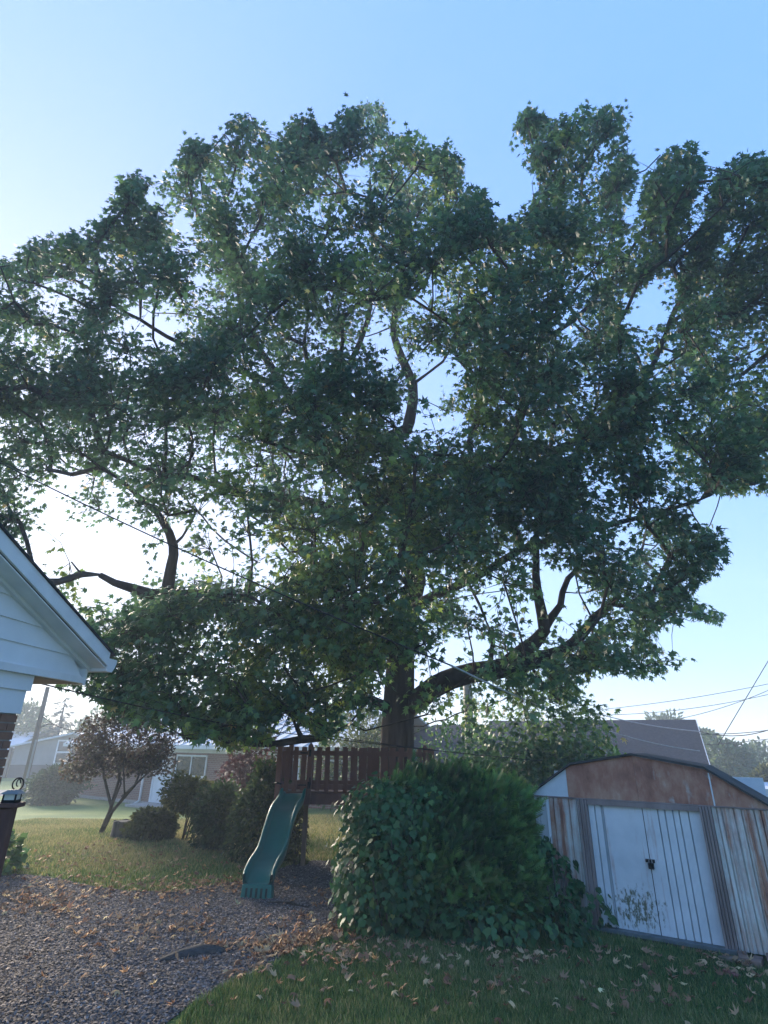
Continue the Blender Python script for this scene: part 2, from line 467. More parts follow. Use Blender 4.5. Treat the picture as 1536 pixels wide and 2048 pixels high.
# ------------------------------------------------------------------ ground
def build_ground():
    xs = np.concatenate([-np.geomspace(400, 21, 24), np.arange(-20, 20.01, .5), np.geomspace(21, 400, 24)])
    ys = np.concatenate([-np.geomspace(60, 3, 10), np.arange(-2, 40.01, .5), np.geomspace(42, 900, 30)])
    X, Y = np.meshgrid(xs, ys)
    Z = terrain_v(X, Y)
    V = np.stack([X.ravel(), Y.ravel(), Z.ravel()], 1)
    nx = len(xs); ny = len(ys)
    i, j = np.meshgrid(np.arange(nx-1), np.arange(ny-1))
    a = (j*nx+i).ravel(); b = a+1; c = a+nx+1; d = a+nx
    T = np.concatenate([np.stack([a, b, c], 1), np.stack([a, c, d], 1)])
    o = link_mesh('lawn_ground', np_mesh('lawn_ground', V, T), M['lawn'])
    o['kind'] = 'structure'
build_ground()

BED_PX = [(-700,1725),(-260,1735),(0,1747),(100,1754),(180,1773),(260,1783),(340,1786),(430,1771),(500,1760),(560,1738),(610,1722),(690,1724),(800,1724),(830,1800),
          (760,1860),(700,1868),(650,1880),(600,1902),(560,1922),(520,1945),(470,1962),(420,1988),(370,2020),(330,2050),(240,2120),(100,2230),(-700,2300)]
BED = [ground(*p) for p in BED_PX]
BED2 = [(p.x, p.y) for p in BED]
def build_bed():
    # wavy edge
    pts = []
    for i in range(len(BED2)):
        a = Vector(BED2[i]); b = Vector(BED2[(i+1) % len(BED2)])
        n = max(1, int((b-a).length/.12))
        for k in range(n):
            p = a.lerp(b, k/n); j = .035
            pts.append((p.x+random.uniform(-j, j), p.y+random.uniform(-j, j)))
    bm = bmesh.new()
    vs = [bm.verts.new((x, y, terrain(x, y)+.006)) for x, y in pts]
    f = bm.faces.new(vs); bmesh.ops.triangulate(bm, faces=[f])
    bmesh.ops.recalc_face_normals(bm, faces=bm.faces)
    me = bpy.data.meshes.new('gravel_bed'); bm.to_mesh(me); bm.free()
    if me.polygons[0].normal.z < 0: me.flip_normals()
    o = link_mesh('gravel_bed', me, M['gravel']); o['kind'] = 'structure'
build_bed()
def in_bed(x, y):
    return in_poly(np.asarray(x), np.asarray(y), BED2)

# ------------------------------------------------------------------ shed
SHED_O = Vector((2.135, 8.52, 0.0)); SHED_RZ = -rad(34.0)
def profile_panel(x0, x1, z0, z1, grooves, thick=.012, gd=.025, gw=.018, ribs=(), rh=.016, rw=.03, zt0=None, zt1=None):
    """sheet facing -Y; grooves are V creases, ribs are raised folds"""
    pts = [(x0, 0.0)]
    marks = sorted([(g, 'g') for g in grooves] + [(r, 'r') for r in ribs])
    for x, k in marks:
        if k == 'g': pts += [(x-gw/2, 0), (x, gd), (x+gw/2, 0)]
        else: pts += [(x-rw/2, 0), (x-rw/4, -rh), (x+rw/4, -rh), (x+rw/2, 0)]
    pts.append((x1, 0.0))
    mb = MB()
    for (a, ya), (b, yb) in zip(pts[:-1], pts[1:]):
        mb.hexa([(a, ya, z0), (b, yb, z0), (b, yb+thick, z0), (a, ya+thick, z0), (a, ya, z1), (b, yb, z1), (b, yb+thick, z1), (a, ya+thick, z1)])
    return mb

def build_shed():
    t = empty('garden_shed', SHED_O, SHED_RZ, 'rusty white sheet metal garden shed with low barn-shaped roof and padlocked double doors', 'shed')
    W, D, ZE = 2.72, 1.0, 1.44
    def J(): return random.uniform(-.004, .004)
    # left wall panels
    for a, b in ((0, .2), (.204, .41), (.414, .60)):
        profile_panel(a, b, .06, ZE, [a+.06], ribs=[b-.03]).build('wall_panel', M['shed_wall'] if a > .1 else M['shed_white'], t)
    for a, b in ((2.16, 2.33), (2.334, 2.53), (2.534, 2.72)):
        profile_panel(a, b, .06, ZE, [a+.05, b-.07], ribs=[b-.03]).build('wall_panel', M['shed_wall'], t)
    for a, b in ((.602, .72), (2.03, 2.158)):
        mb = MB()
        w = (b-a)/4
        for k in range(4):
            mb.box(a+k*w+.003, a+(k+1)*w-.003, -.055+(k % 2)*.012, .03, .03, ZE+.004)
        mb.build('door_post', M['shed_post'], t)
    # doors
    cx = 1.385
    dl = profile_panel(.722, cx-.006, .075, 1.385, [.80, .885, .905], gd=.035, gw=.018).build('door', M['shed_door'], t)
    dr = profile_panel(cx+.004, 2.028, .075, 1.385, [1.56, 1.64, 1.73, 1.80, 1.90], gd=.035, gw=.018).build('door', M['shed_door'], t)
    for d in (dl, dr): d.location.y = .012
    MB().box(cx-.006, cx+.004, .02, .03, .075, 1.385).build('door_gap', M['black_iron'], t)
    MB().box(.722, 2.028, -.03, .03, 1.387, ZE+.004).build('door_header', M['shed_post'], t)
    # padlock and hasp
    lk = MB().box(cx-.025, cx+.04, -.03, .0, .735, .80).build('padlock', M['black_iron'], t, bevel=.006)
    MB().tube([(cx-.01, -.015, .80), (cx-.008, -.016, .83), (cx+.008, -.016, .845), (cx+.024, -.016, .83), (cx+.026, -.015, .80)], .005, 6).build('shackle', M['grey_metal'], lk)
    MB().box(cx-.05, cx+.055, -.006, .011, .80, .835).build('hasp', M['black_iron'], t)
    # gable panels
    prof = [(-.07, 1.455), (.555, 1.855), (1.36, 1.99), (2.165, 1.855), (2.79, 1.455)]
    def top(x):
        for (a, za), (b, zb) in zip(prof[:-1], prof[1:]):
            if a <= x <= b: return za + (zb-za)*(x-a)/(b-a)
        return 1.455
    ZG = ZE+.018
    def gpanel(x0, x1, mat, yoff):
        pl = [(x0, ZG)] + [(x1, ZG)] + [(x1, top(x1)-.006)] + [(p, z-.006) for p, z in prof[::-1] if x0 < p < x1] + [(x0, top(x0)-.006)]
        if abs(pl[0][1]-pl[-1][1]) < .004: pl = pl[:-1]
        MB().prism(pl, 'y', yoff, yoff+.012).build('gable_panel', mat, t)
    gpanel(-.05, .485, M['shed_white'], .0)
    gpanel(.48, 1.365, M['shed_rust'], -.006)
    gpanel(1.367, 2.20, M['shed_rust2'], -.003)
    gpanel(2.204, 2.77, M['shed_rust2'], -.006)
    MB().box(2.195, 2.21, -.014, -.004, ZG, top(2.2)-.02).build('gable_seam', M['shed_white'], t)
    MB().box(-.03, 2.75, -.022, .02, ZE+.006, ZE+.02).build('eave_channel', M['shed_post'], t)
    # roof sheets
    for (a, za), (b, zb) in zip(prof[:-1], prof[1:]):
        mb = MB()
        mb.hexa([(a, -.03, za), (b, -.03, zb), (b, D, zb), (a, D, za), (a, -.03, za+.02), (b, -.03, zb+.02), (b, D, zb+.02), (a, D, za+.02)])
        r = mb.build('roof_panel', M['shed_roof'], t)
        MB().hexa([(a, -.05, za+.0), (b, -.05, zb+.0), (b, -.031, zb+.0), (a, -.031, za+.0), (a, -.05, za+.026), (b, -.05, zb+.026), (b, -.031, zb+.026), (a, -.031, za+.026)]).build('edge_trim', M['shed_roof'], r)
    MB().box(-.005, .015, .012, D, .03, ZE+.01).build('side_wall', M['shed_white'], t)
    MB().box(2.70, 2.722, .012, D, .03, ZE+.01).build('side_wall', M['shed_wall'], t)
    MB().box(0, 2.72, D-.02, D, .03, ZE+.3).build('back_wall', M['shed_white'], t)
    MB().box(.52, 2.14, -.085, .03, .035, .072).build('door_sill', M['shed_sill'], t)
    MB().box(.3, 2.15, -.045, .04, -.03, .034).build('base_timber', M['wood_grey'], t)
build_shed()

def build_loose_bricks():
    Rz = Matrix.Rotation(SHED_RZ, 4, 'Z')
    specs = [((2.20, -.17, .05), 8, 'loose_brick', 'greyish loose brick lying under the rusty shed wall beside the door sill'),
             ((2.33, -.24, .05), -6, 'loose_brick', 'reddish loose brick sticking out under the shed corner among fallen leaves'),
             ((2.46, -.18, .09), 4, 'loose_brick', 'dirty brick lying raised on the others beneath the shed wall'),
             ((2.52, -.27, .035), 2, 'loose_brick', 'lowest brown brick half sunk in soil under the shed wall'),
             ((2.22, -.27, .02), 12, 'loose_brick', 'broken brick end half buried in grass below the shed door post')]
    for (x, y, z), a, nm, lb in specs:
        o = MB().box(-.045, .045, -.1, .1, -.03, .03).build(nm, M['loose_brick'], bevel=.006)
        o.location = SHED_O + Rz @ Vector((x, y, z)); o.rotation_euler = (rad(random.uniform(-8, 8)), rad(random.uniform(-5, 5)), SHED_RZ+rad(a))
        tag(o, lb, 'brick', 'loose bricks at the shed')
    p = ground(1465, 1955)
    o = MB().box(-.05, .05, -.07, .07, -.02, .03).build('brick_fragment', noise_mat('red_brick_fragment', [(.3, (.22,.07,.06)), (.7, (.34,.14,.12))], scale=8, rough=.9), bevel=.01)
    o.location = p + Vector((0, 0, .02)); o.rotation_euler = (.1, .15, .5)
    tag(o, 'dull red brick fragment lying in grass before the shed', 'brick')
    a = ground(1440, 1925); b = ground(1500, 1938)
    o = MB().tube([a+Vector((0,0,.03)), a.lerp(b, .5)+Vector((0,.01,.045)), b+Vector((0,0,.03))], [.03,.036,.028], 8).build('wood_log', M['pole_wood'], smooth=True)
    tag(o, 'short grey brown log lying in grass beside the loose bricks', 'log')
build_loose_bricks()

# ------------------------------------------------------------------ play platform with slide
def build_play():
    Y0, Y1 = 11.4, 12.75
    XL, XR = -1.96, 0.98
    t = empty('play_platform', ((XL+XR)/2, Y0, 0), 0, 'brown wooden play platform with picket rails and green slide before the big tree', 'play platform')
    ox = (XL+XR)/2
    def L(x): return x-ox
    xl, xr = L(XL), L(XR)
    dep = Y1-Y0
    W = M['brown_wood']
    # frame beams
    MB().box(xl, xr, -.04, 0, 1.05, 1.235).build('beam', W, t, bevel=.004)
    MB().box(xl, xr, dep, dep+.04, 1.05, 1.235).build('beam', W, t, bevel=.004)
    for x in (xl, xr-.04): MB().box(x, x+.04, .002, dep-.002, 1.05, 1.233).build('beam', W, t, bevel=.004)
    n = 9; w = dep/n
    for k in range(n): MB().box(xl, xr, k*w+.004, (k+1)*w-.004, 1.24, 1.266).build('deck_board', M['deck_wood'], t)
    # posts
    for x, y in ((L(-1.42), .42), (xr-.25, .42), (L(-1.80), dep-.1), (xr-.2, dep-.1)):
        MB().box(x-.04, x+.04, y-.04, y+.04, -.1, 1.05).build('support_post', M['pole_wood'], t)
    def post(x, y, top):
        mb = MB().box(x-.045, x+.045, y-.045, y+.045, 1.06, top)
        mb.hexa([(x-.045,y-.045,top),(x+.045,y-.045,top),(x+.045,y+.045,top),(x-.045,y+.045,top),(x-.006,y-.006,top+.05),(x+.006,y-.006,top+.05),(x+.006,y+.006,top+.05),(x-.006,y+.006,top+.05)])
        mb.build('rail_post', W, t)
    xm = L(-1.335)
    post(xl+.05, -.087, 2.075); post(xm, -.087, 2.05); post(xr-.05, dep-.07, 2.04); post(xl+.05, dep-.07, 2.05); post(xr-.02, -.087, 1.98)
    # rails
    for z0, z1 in ((1.30, 1.385), (1.875, 1.95)):
        MB().box(xm+.046, xr-.066, -.075, -.042, z0, z1).build('rail', W, t)
        MB().box(xl+.1, xm-.05, -.075, -.042, z0, z1).build('rail', W, t)
        MB().box(xl+.002, xl+.035, -.03, dep-.12, z0, z1).build('rail', W, t)
        MB().box(xr-.035, xr-.002, -.03, dep-.12, z0, z1).build('rail', W, t)
        MB().box(xl+.1, xr-.1, dep-.1, dep-.07, z0, z1).build('rail', W, t)
    # pickets: one mesh each, shared
    pk = MB().box(-.043, .043, -.011, .011, 0, .745).mesh('picket')
    def picket(x, y, rz=0, dz=0):
        o = link_mesh('picket', pk, W, t); o.location = (x, y, 1.275+dz+random.uniform(-.008, .008)); o.rotation_euler = (0, random.uniform(-.012, .012), rz)
    sp = .1735
    k = 0
    while xm+.155+k*sp < xr-.03:
        picket(xm+.155+k*sp, -.088); k += 1
    for k in range(3): picket(xl+.205+k*.152, -.088)
    for k in range(8):
        picket(xl-.012, .06+k*.165, math.pi/2)
        picket(xr+.012, .06+k*.165, math.pi/2)
    for k in range(int((xr-xl-.2)/sp)): picket(xl+.15+k*sp, dep-.055)
    # iron hardware on the slide gate
    for z in (1.375, 1.92):
        h = MB().box(xm-.19, xm-.01, -.118, -.10, z-.012, z+.012); h.box(xm-.02, xm+.02, -.15, -.10, z-.06, z+.06)
        h.build('gate_strap', M['black_iron'], t)
    hb = MB().tube([(xm+.02, -.15, 1.33), (xm+.035, -.19, 1.40), (xm+.02, -.15, 1.50)], .014, 6).build('grab_handle', M['black_iron'], t)
    MB().tube([(xl+.0, -.13, 1.40), (xl+.04, -.16, 1.41), (xl+.12, -.13, 1.39)], .016, 6).build('grab_handle', M['black_iron'], t)
    # slide: swept U section
    prof = [(-.23,.125),(-.21,.135),(-.19,.125),(-.175,.03),(-.15,.0),(.15,.0),(.175,.03),(.19,.125),(.21,.135),(.23,.125),(.215,-.03),(.2,-.035),(-.2,-.035),(-.215,-.03)]
    top = Vector((-1.60-ox, -.02, 1.235)); bot = Vector((-1.79-ox, 9.52-Y0, .17))
    N = 36; rings = []
    for i in range(N+1):
        s = i/N
        p = top.lerp(bot, s)
        # wavy drop
        zz = 1.235 + (.17-1.235)*(s + .045*math.sin(s*math.pi*4.0) - .05*math.sin(s*math.pi*2))
        if s < .08: zz = 1.235 - (1.235-zz)*ss(0, .08, s)
        if s > .93: zz = zz*(1-ss(.93, 1, s)) + .175*ss(.93, 1, s)
        rings.append(Vector((p.x, p.y, zz)))
    mb = MB(); K = len(prof)
    dirh = (bot-top); dirh.z = 0; dirh.normalize(); side = Vector((-dirh.y, dirh.x, 0))
    for i, c in enumerate(rings):
        tg = (rings[min(i+1, N)]-rings[max(i-1, 0)]).normalized(); nn = side.cross(tg); nn = nn if nn.z > 0 else -nn
        hgt = 1.0 - .3*ss(.0, .06, .06-i/N)
        for a, b in prof: mb.v.append(tuple(c + side*a*1.02 + nn*b*hgt))
    for i in range(N):
        for k in range(K):
            k2 = (k+1) % K; mb.f.append((i*K+k, i*K+k2, (i+1)*K+k2, (i+1)*K+k))
    mb.f.append(tuple(range(K))[::-1])
    sl_ = mb.build('slide', M['slide'], t, smooth=True)
    sl_.data.polygons[-1].use_smooth = False
    # end cap below lip: fluted box
    e = rings[-1]
    def E(a, b, z): q = e + side*a + dirh*b; return (q.x, q.y, z)
    mb = MB()
    mb.hexa([E(-.235,-.10,-.03),E(-.235,.045,-.03),E(.235,.045,-.03),E(.235,-.10,-.03),E(-.225,-.10,.172),E(-.225,.02,.176),E(.225,.02,.176),E(.225,-.10,.172)])
    cap = mb.build('slide_foot', M['slide'], sl_, bevel=.012)
    for k in range(5):
        a = -.15+k*.075
        MB().hexa([E(a-.014,.03,.02),E(a-.014,.052,.02),E(a+.014,.052,.02),E(a+.014,.03,.02),E(a-.014,.02,.13),E(a-.014,.036,.13),E(a+.014,.036,.13),E(a+.014,.02,.13)]).build('flute', M['slide_slot'], sl_)
build_play()

# ------------------------------------------------------------------ near house on the left
def build_near_house():
    ang = rad(6)
    e = Vector((math.sin(ang), math.cos(ang), 0))      # along the gable wall, away from camera
    P = Vector((-3.15, 6.0, 0))
    # local frame: X = along e, Y = inward (away from the yard), Z up
    rz = math.atan2(e.y, e.x)
    t = empty('white_gable_house', P, rz, 'white sided gable house corner with boxed eave above tan brick wall', 'house')
    ZB = 2.70; SL = .38
    def rake(s): return 2.86 - SL*s      # s <= 0 towards camera  (local x)
    # siding boards of the gable, clipped by rake
    z = ZB; L0 = -7.0; k = 0
    while z < 5.2:
        z1 = z+.185
        xb = min(0.0-.04, (2.80-z)/SL-.02); xt = min(-.04, (2.80-z1)/SL-.02)
        MB().hexa([(L0,.0,z),(xb,.0,z),(xb,.03,z),(L0,.03,z),(L0,.016,z1),(xt,.016,z1),(xt,.04,z1),(L0,.04,z1)]).build('siding_board', M['white_siding'], t)
        z = z1; k += 1
    MB().prism([(L0, ZB), (-.02, ZB), (-.02, 2.80), (L0, 2.80-SL*L0)], 'y', .045, .12).build('gable_backing', M['white_siding'], t)
    # rake: inner trim, sloped soffit strip, fascia
    def slab(o0, o1, y0, y1, nm, mat, x1=.03, drop=0):
        x0 = L0
        MB().hexa([(x0,y0,rake(x0)+o0),(x1,y0,rake(x1)+o0),(x1,y1,rake(x1)+o0),(x0,y1,rake(x0)+o0),(x0,y0,rake(x0)+o1),(x1,y0,rake(x1)+o1),(x1,y1,rake(x1)+o1),(x0,y1,rake(x0)+o1)]).build(nm, mat, t)
    slab(-.085, -.052, -.035, .03, 'rake_trim', M['white_paint'])
    slab(-.052, -.04, -.20, .03, 'rake_soffit', M['white_paint'])
    slab(-.03, .105, -.225, -.20, 'rake_fascia', M['white_paint'])
    slab(.107, .125, -.245, .5, 'roof_edge', M['shingle'], x1=.10)
    # main roof slope going away behind
    MB().hexa([(L0,.5,rake(L0)+.107),(.10,.5,rake(.10)+.107),(.10,9,rake(.10)+.107),(L0,9,rake(L0)+.107),(L0,.5,rake(L0)+.13),(.10,.5,rake(.10)+.13),(.10,9,rake(.10)+.13),(L0,9,rake(L0)+.13)]).build('roof', M['shingle'], t)
    # boxed eave end and soffit
    MB().box(-.02, .02, -.02, .11, 2.62, 2.86).build('corner_board', M['white_paint'], t)
    MB().box(-7, -.02, -.022, .03, 2.635, 2.698).build('frieze_board', M['white_paint'], t)
    MB().box(-.75, .01, .032, 9, 2.63, 2.65).build('soffit', M['soffit'], t)
    MB().box(.0, .025, .11, 9, 2.63, 2.88).build('fascia', M['white_paint'], t)
    # gutter with end cap
    g = [(.034,2.90),(.20,2.90),(.20,2.86),(.17,2.80),(.14,2.765),(.034,2.765)]
    MB().prism(g, 'y', -.215, 9).build('gutter', M['white_paint'], t)
    # wall boards below
    WX = -.72
    MB().box(-7, WX+.03, .03, .09, 2.50, 2.634).build('wall_board', M['white_siding'], t)
    MB().box(-7, WX, .05, .11, 2.30, 2.50).build('wall_board', M['white_siding'], t)
    MB().box(-7, WX-.012, .082, .3, -.1, 2.299).build('wall_core', M['mortar'], t)
    MB().box(-1.1, WX-.012, .3, 9, -.1, 2.62).build('side_wall', M['mortar'], t)
    bk = MB().box(-.098, .098, 0, .09, 0, .060).mesh('brick')
    hb_ = MB().box(-.046, .046, 0, .09, 0, .060).mesh('brick')
    zc = 2.228; row = 0
    while zc > 1.2:
        x = WX-.1 - (row % 2)*.104
        if row % 2:
            o = link_mesh('brick', hb_, M['brick_face'], t); o.location = (WX-.048, .072, zc)
        while x > -2.2:
            o = link_mesh('brick', bk, M['brick_face'], t); o.location = (x, .072+random.uniform(-.003,.003), zc)
            x -= .208
        zc -= .072; row += 1
build_near_house()

def build_deck_rail():
    y = 4.7
    c = at_y(20, 1606, y); top = c.z
    t = empty('deck_railing', (c.x, y, 0), rad(8), 'brown wooden deck railing end with post beside the white house', 'railing')
    W = M['brown_wood']
    MB().box(-.045, .045, -.045, .045, 0, top-.03).build('post', W, t, bevel=.004)
    MB().box(-1.6, .085, -.07, .07, top-.028, top+.004).build('cap_rail', W, t, bevel=.004)
    MB().box(-1.6, -.05, -.02, .02, top-.14, top-.05).build('rail', W, t)
    MB().box(-1.6, -.05, -.02, .02, top-.86, top-.78).build('rail', W, t)
    for k in range(5): MB().box(-.16-k*.14, -.12-k*.14, -.045, -.022, top-.9, top-.05).build('baluster', W, t)
    MB().box(-1.6, .05, -.9, .1, top-1.02, top-.96).build('deck_edge', W, t)
    MB().box(-1.5, -1.42, -.6, -.5, 0, top-1.02).build('deck_post', W, t)
    # lantern cap
    lt = empty('post_lantern', (c.x+.005, y, top+.005), rad(8), 'small square solar lantern sitting on the deck railing post', 'lantern')
    MB().box(-.05, .05, -.05, .05, 0, .018).build('base', M['black_iron'], lt)
    MB().box(-.042, .042, -.042, .042, .0185, .058).build('pane', M['lamp_glass'], lt)
    for sx in (-1, 1):
        for sy in (-1, 1): MB().box(sx*.043-.005, sx*.043+.005, sy*.043-.005, sy*.043+.005, .0182, .0583).build('frame_bar', M['black_iron'], lt)
    MB().hexa([(-.068,-.068,.0585),(.068,-.068,.0585),(.068,.068,.0585),(-.068,.068,.0585),(-.03,-.03,.085),(.03,-.03,.085),(.03,.03,.085),(-.03,.03,.085)]).build('cap', M['grey_metal'], lt)
    # scroll hook standing behind
    p = at_y(36, 1568, y+.35)
    h = empty('iron_scroll_hook', (p.x, p.y, 0), 0, 'black iron scroll ring on a thin rod behind the deck post', 'garden hook')
    pts = [(math.cos(a)*.045, 0, p.z+math.sin(a)*.045) for a in np.linspace(0, 2*math.pi, 21)]
    MB().tube(pts, .006, 6, cap=False).build('ring', M['black_iron'], h)
    pts = [(.0+math.cos(a)*.02*(1-a/9), 0, p.z+.005+math.sin(a)*.035*(1-a/12)) for a in np.linspace(0, 5, 14)]
    MB().tube(pts, .005, 6).build('scroll', M['black_iron'], h)
    MB().tube([(0,0,-.1), (0,0,p.z-.044)], .006, 6).build('rod', M['black_iron'], h)
build_deck_rail()

# ------------------------------------------------------------------ brick ranch house behind
HO = Vector((-16.4, 32.0, -0.55)); HRZ = -rad(34)
def build_brick_house():
    t = empty('brick_ranch_house', HO, HRZ, 'long red brick ranch house with pale metal roof and white door beyond the lawn', 'house')
    WL = 17.9; EH = 2.42; DEP = 8.0
    MB().box(0, WL, 0, DEP, -.6, EH).build('wall', M['far_brick'], t)
    MB().box(-.05, WL+.05, -.08, -.002, -.6, .12).build('foundation', M['concrete'], t)
    # roof
    ov = .45; rh = EH+1.75
    rf = MB().hexa([(-ov,-ov,EH+.02),(WL+ov,-ov,EH+.02),(WL+ov,DEP/2,rh),(-ov,DEP/2,rh),(-ov,-ov,EH+.10),(WL+ov,-ov,EH+.10),(WL+ov,DEP/2,rh+.08),(-ov,DEP/2,rh+.08)]).build('roof', M['metal_roof'], t)
    MB().hexa([(-ov,DEP/2+.01,rh),(WL+ov,DEP/2+.01,rh),(WL+ov,DEP+ov,EH+.02),(-ov,DEP+ov,EH+.02),(-ov,DEP/2+.01,rh+.08),(WL+ov,DEP/2+.01,rh+.08),(WL+ov,DEP+ov,EH+.1),(-ov,DEP+ov,EH+.1)]).build('roof', M['metal_roof'], t)
    slope = (rh-EH-.02)/(DEP/2+ov)
    for k in range(int(WL/.6)+1):
        x = -ov+.2+k*.6
        MB().bar((x, -ov, EH+.115), (x, DEP/2-.02, EH+.115+slope*(DEP/2+ov-.02)), .05, .04).build('standing_seam', M['metal_roof'], rf)
    MB().tube([(14.5, 2.8, rh-.6), (14.5, 2.8, rh+.35)], .05, 8).build('vent_pipe', M['white_paint'], rf)
    MB().box(-ov, WL+ov, -ov-.025, -ov-.002, EH-.06, EH+.11).build('fascia', M['white_paint'], t)
    MB().box(-ov, WL+ov, -ov, -.002, EH-.02, EH+.015).build('soffit', M['white_paint'], t)
    MB().box(0, WL, -.03, -.003, EH-.22, EH-.025).build('frieze', M['white_paint'], t)
    def window(x0, x1, z0, z1, split=True):
        f = MB()
        f.box(x0, x1, -.06, -.004, z0, z0+.08); f.box(x0, x1, -.06, -.004, z1-.07, z1); f.box(x0, x0+.07, -.058, -.004, z0+.08, z1-.07); f.box(x1-.07, x1, -.058, -.004, z0+.08, z1-.07)
        w = f.build('window', M['white_paint'], t)
        MB().box(x0+.07, x1-.07, -.03, -.004, z0+.08, z1-.07).build('pane', M['glass'], w)
        if split:
            xm = (x0+x1)/2
            MB().box(xm-.03, xm+.03, -.045, -.031, z0+.08, z1-.07).build('mullion', M['white_paint'], w)
        MB().box(x0-.06, x1+.06, -.10, -.061, z0-.06, z0-.001).build('sill', M['white_paint'], w)
    def s_of(px, py=1550):
        d = ray(px, py); r = d.x/d.y; e = Vector((math.cos(HRZ), math.sin(HRZ)))
        return (r*HO.y - HO.x)/(e.x - r*e.y)
    global S_OF; S_OF = s_of
    x0 = s_of(303, 1600); x1 = s_of(334, 1600)
    d = MB().box(x0, x1, -.05, -.004, .12, 2.15).build('door', M['white_paint'], t)
    for z0_, z1_ in ((.25, .95), (1.08, 1.95)): MB().box(x0+.18, x1-.18, -.065, -.051, z0_, z1_).build('door_panel', M['white_paint'], d)
    MB().box(x0-.12, x0-.002, -.07, -.004, .1, 2.2).build('door_frame', M['white_paint'], t); MB().box(x1+.002, x1+.12, -.07, -.004, .1, 2.2).build('door_frame', M['white_paint'], t)
    MB().box(x0-.3, x1+.6, -1.1, -.081, -.5, .10).build('door_step', M['concrete'], t)
    window(s_of(350), s_of(412), 1.22, 2.12)
    window(s_of(506), s_of(530), .95, 2.15, False)
    window(s_of(562), s_of(600), 1.1, 2.1)
    window(s_of(655), s_of(690), 1.0, 2.1)
    for px in (290, 557):
        x = s_of(px)
        MB().tube([(x, -.40, EH-.05), (x, -.12, EH-.35), (x, -.07, EH-.5), (x, -.07, .15), (x-.1, -.30, -.02)], .055, 8).build('downspout', M['white_paint'], t)
    a, b = s_of(350, 1570), s_of(470, 1570)
    hr = MB().tube([(a, -.35, 1.0), (b, -.35, .95)], .03, 6).build('handrail', M['black_iron'], t)
    for x in (a+.1, (a+b)/2, b-.1): MB().tube([(x, -.35, -.3), (x, -.35, .97)], .022, 6).build('baluster', M['black_iron'], hr)
    x = s_of(180, 1570); MB().box(x-.14, x+.14, -.12, -.004, .75, 1.25).build('meter_box', plain('beige_meter_box', (.45,.42,.36)), t)
    x = s_of(150, 1606); MB().box(x-.9, x+.9, -1.0, -.3, .0, .2).build('concrete_slab', M['concrete'], t)
build_brick_house()

# ------------------------------------------------------------------ far buildings
def build_barn():
    c = at_y(5, 1585, 46)
    p0 = at_y(8, 1580, 46); p1 = at_y(140, 1580, 47)
    gz = -0.75
    t = empty('metal_barn', (p0.x, p0.y, gz), math.atan2(p1.y-p0.y, p1.x-p0.x), 'grey metal sided barn with pale roof behind the utility pole', 'barn')
    W = (p1-p0).length+.6
    eh = at_y(20, 1492, 46).z-gz; rh = at_y(113, 1468, 46).z-gz
    xr = W*.78
    D = 14
    MB().prism([(0, 0), (W+1, 0), (W+1, eh+.15), (xr, rh), (0, eh)], 'y', 0, D).build('wall', M['grey_metal'], t)
    MB().box(-.02, W+1.02, -.05, -.003, -.2, 1.1).build('wainscot', M['dark_metal'], t)
    for k in range(int(W/.45)): MB().box(.2+k*.45, .24+k*.45, -.03, -.003, 1.12, eh).build('wall_rib', M['grey_metal'], t)
    MB().hexa([(-.3,-.4,eh-.1),(xr,-.4,rh+.02),(xr,D,rh+.02),(-.3,D,eh-.1),(-.3,-.4,eh+.02),(xr,-.4,rh+.14),(xr,D,rh+.14),(-.3,D,eh+.02)]).build('roof', M['metal_roof'], t)
    MB().hexa([(xr+.01,-.4,rh+.02),(W+1.3,-.4,eh+.1),(W+1.3,D,eh+.1),(xr+.01,D,rh+.02),(xr+.01,-.4,rh+.14),(W+1.3,-.4,eh+.22),(W+1.3,D,eh+.22),(xr+.01,D,rh+.14)]).build('roof', M['metal_roof'], t)
    x = W*.68
    w = MB().box(x-.55, x+.55, -.07, -.004, 1.15, 2.9).build('window', M['white_paint'], t)
    MB().box(x-.43, x+.43, -.085, -.071, 1.27, 1.95).build('pane', M['glass'], w); MB().box(x-.43, x+.43, -.085, -.071, 2.07, 2.78).build('pane', M['glass'], w)
    # lower wing to the left
    MB().box(-9, -.4, .6, D-1, -.2, eh-.35).build('wing_wall', M['grey_metal'], t)
    MB().hexa([(-9,.2,eh-.4),(-.31,.2,eh-.4),(-.31,6,rh+.1),(-9,6,rh+.1),(-9,.2,eh-.28),(-.31,.2,eh-.28),(-.31,6,rh+.22),(-9,6,rh+.22)]).build('wing_roof', M['metal_roof'], t)
    MB().box(-.35, -.15, -.1, .1, -.2, eh-.1).build('downspout', M['dark_metal'], t)
build_barn()
def build_drive():
    a = ground(-60, 1590); b = ground(62, 1584)
    z = terrain(b.x, b.y)+.012
    o = MB().quad((a.x-12, a.y-1.4, z), (b.x+6, b.y-2.2, z), (b.x+6, b.y+1.6, z), (a.x-12, a.y+2.4, z)).build('driveway', M['asphalt']); o['kind'] = 'structure'
build_drive()

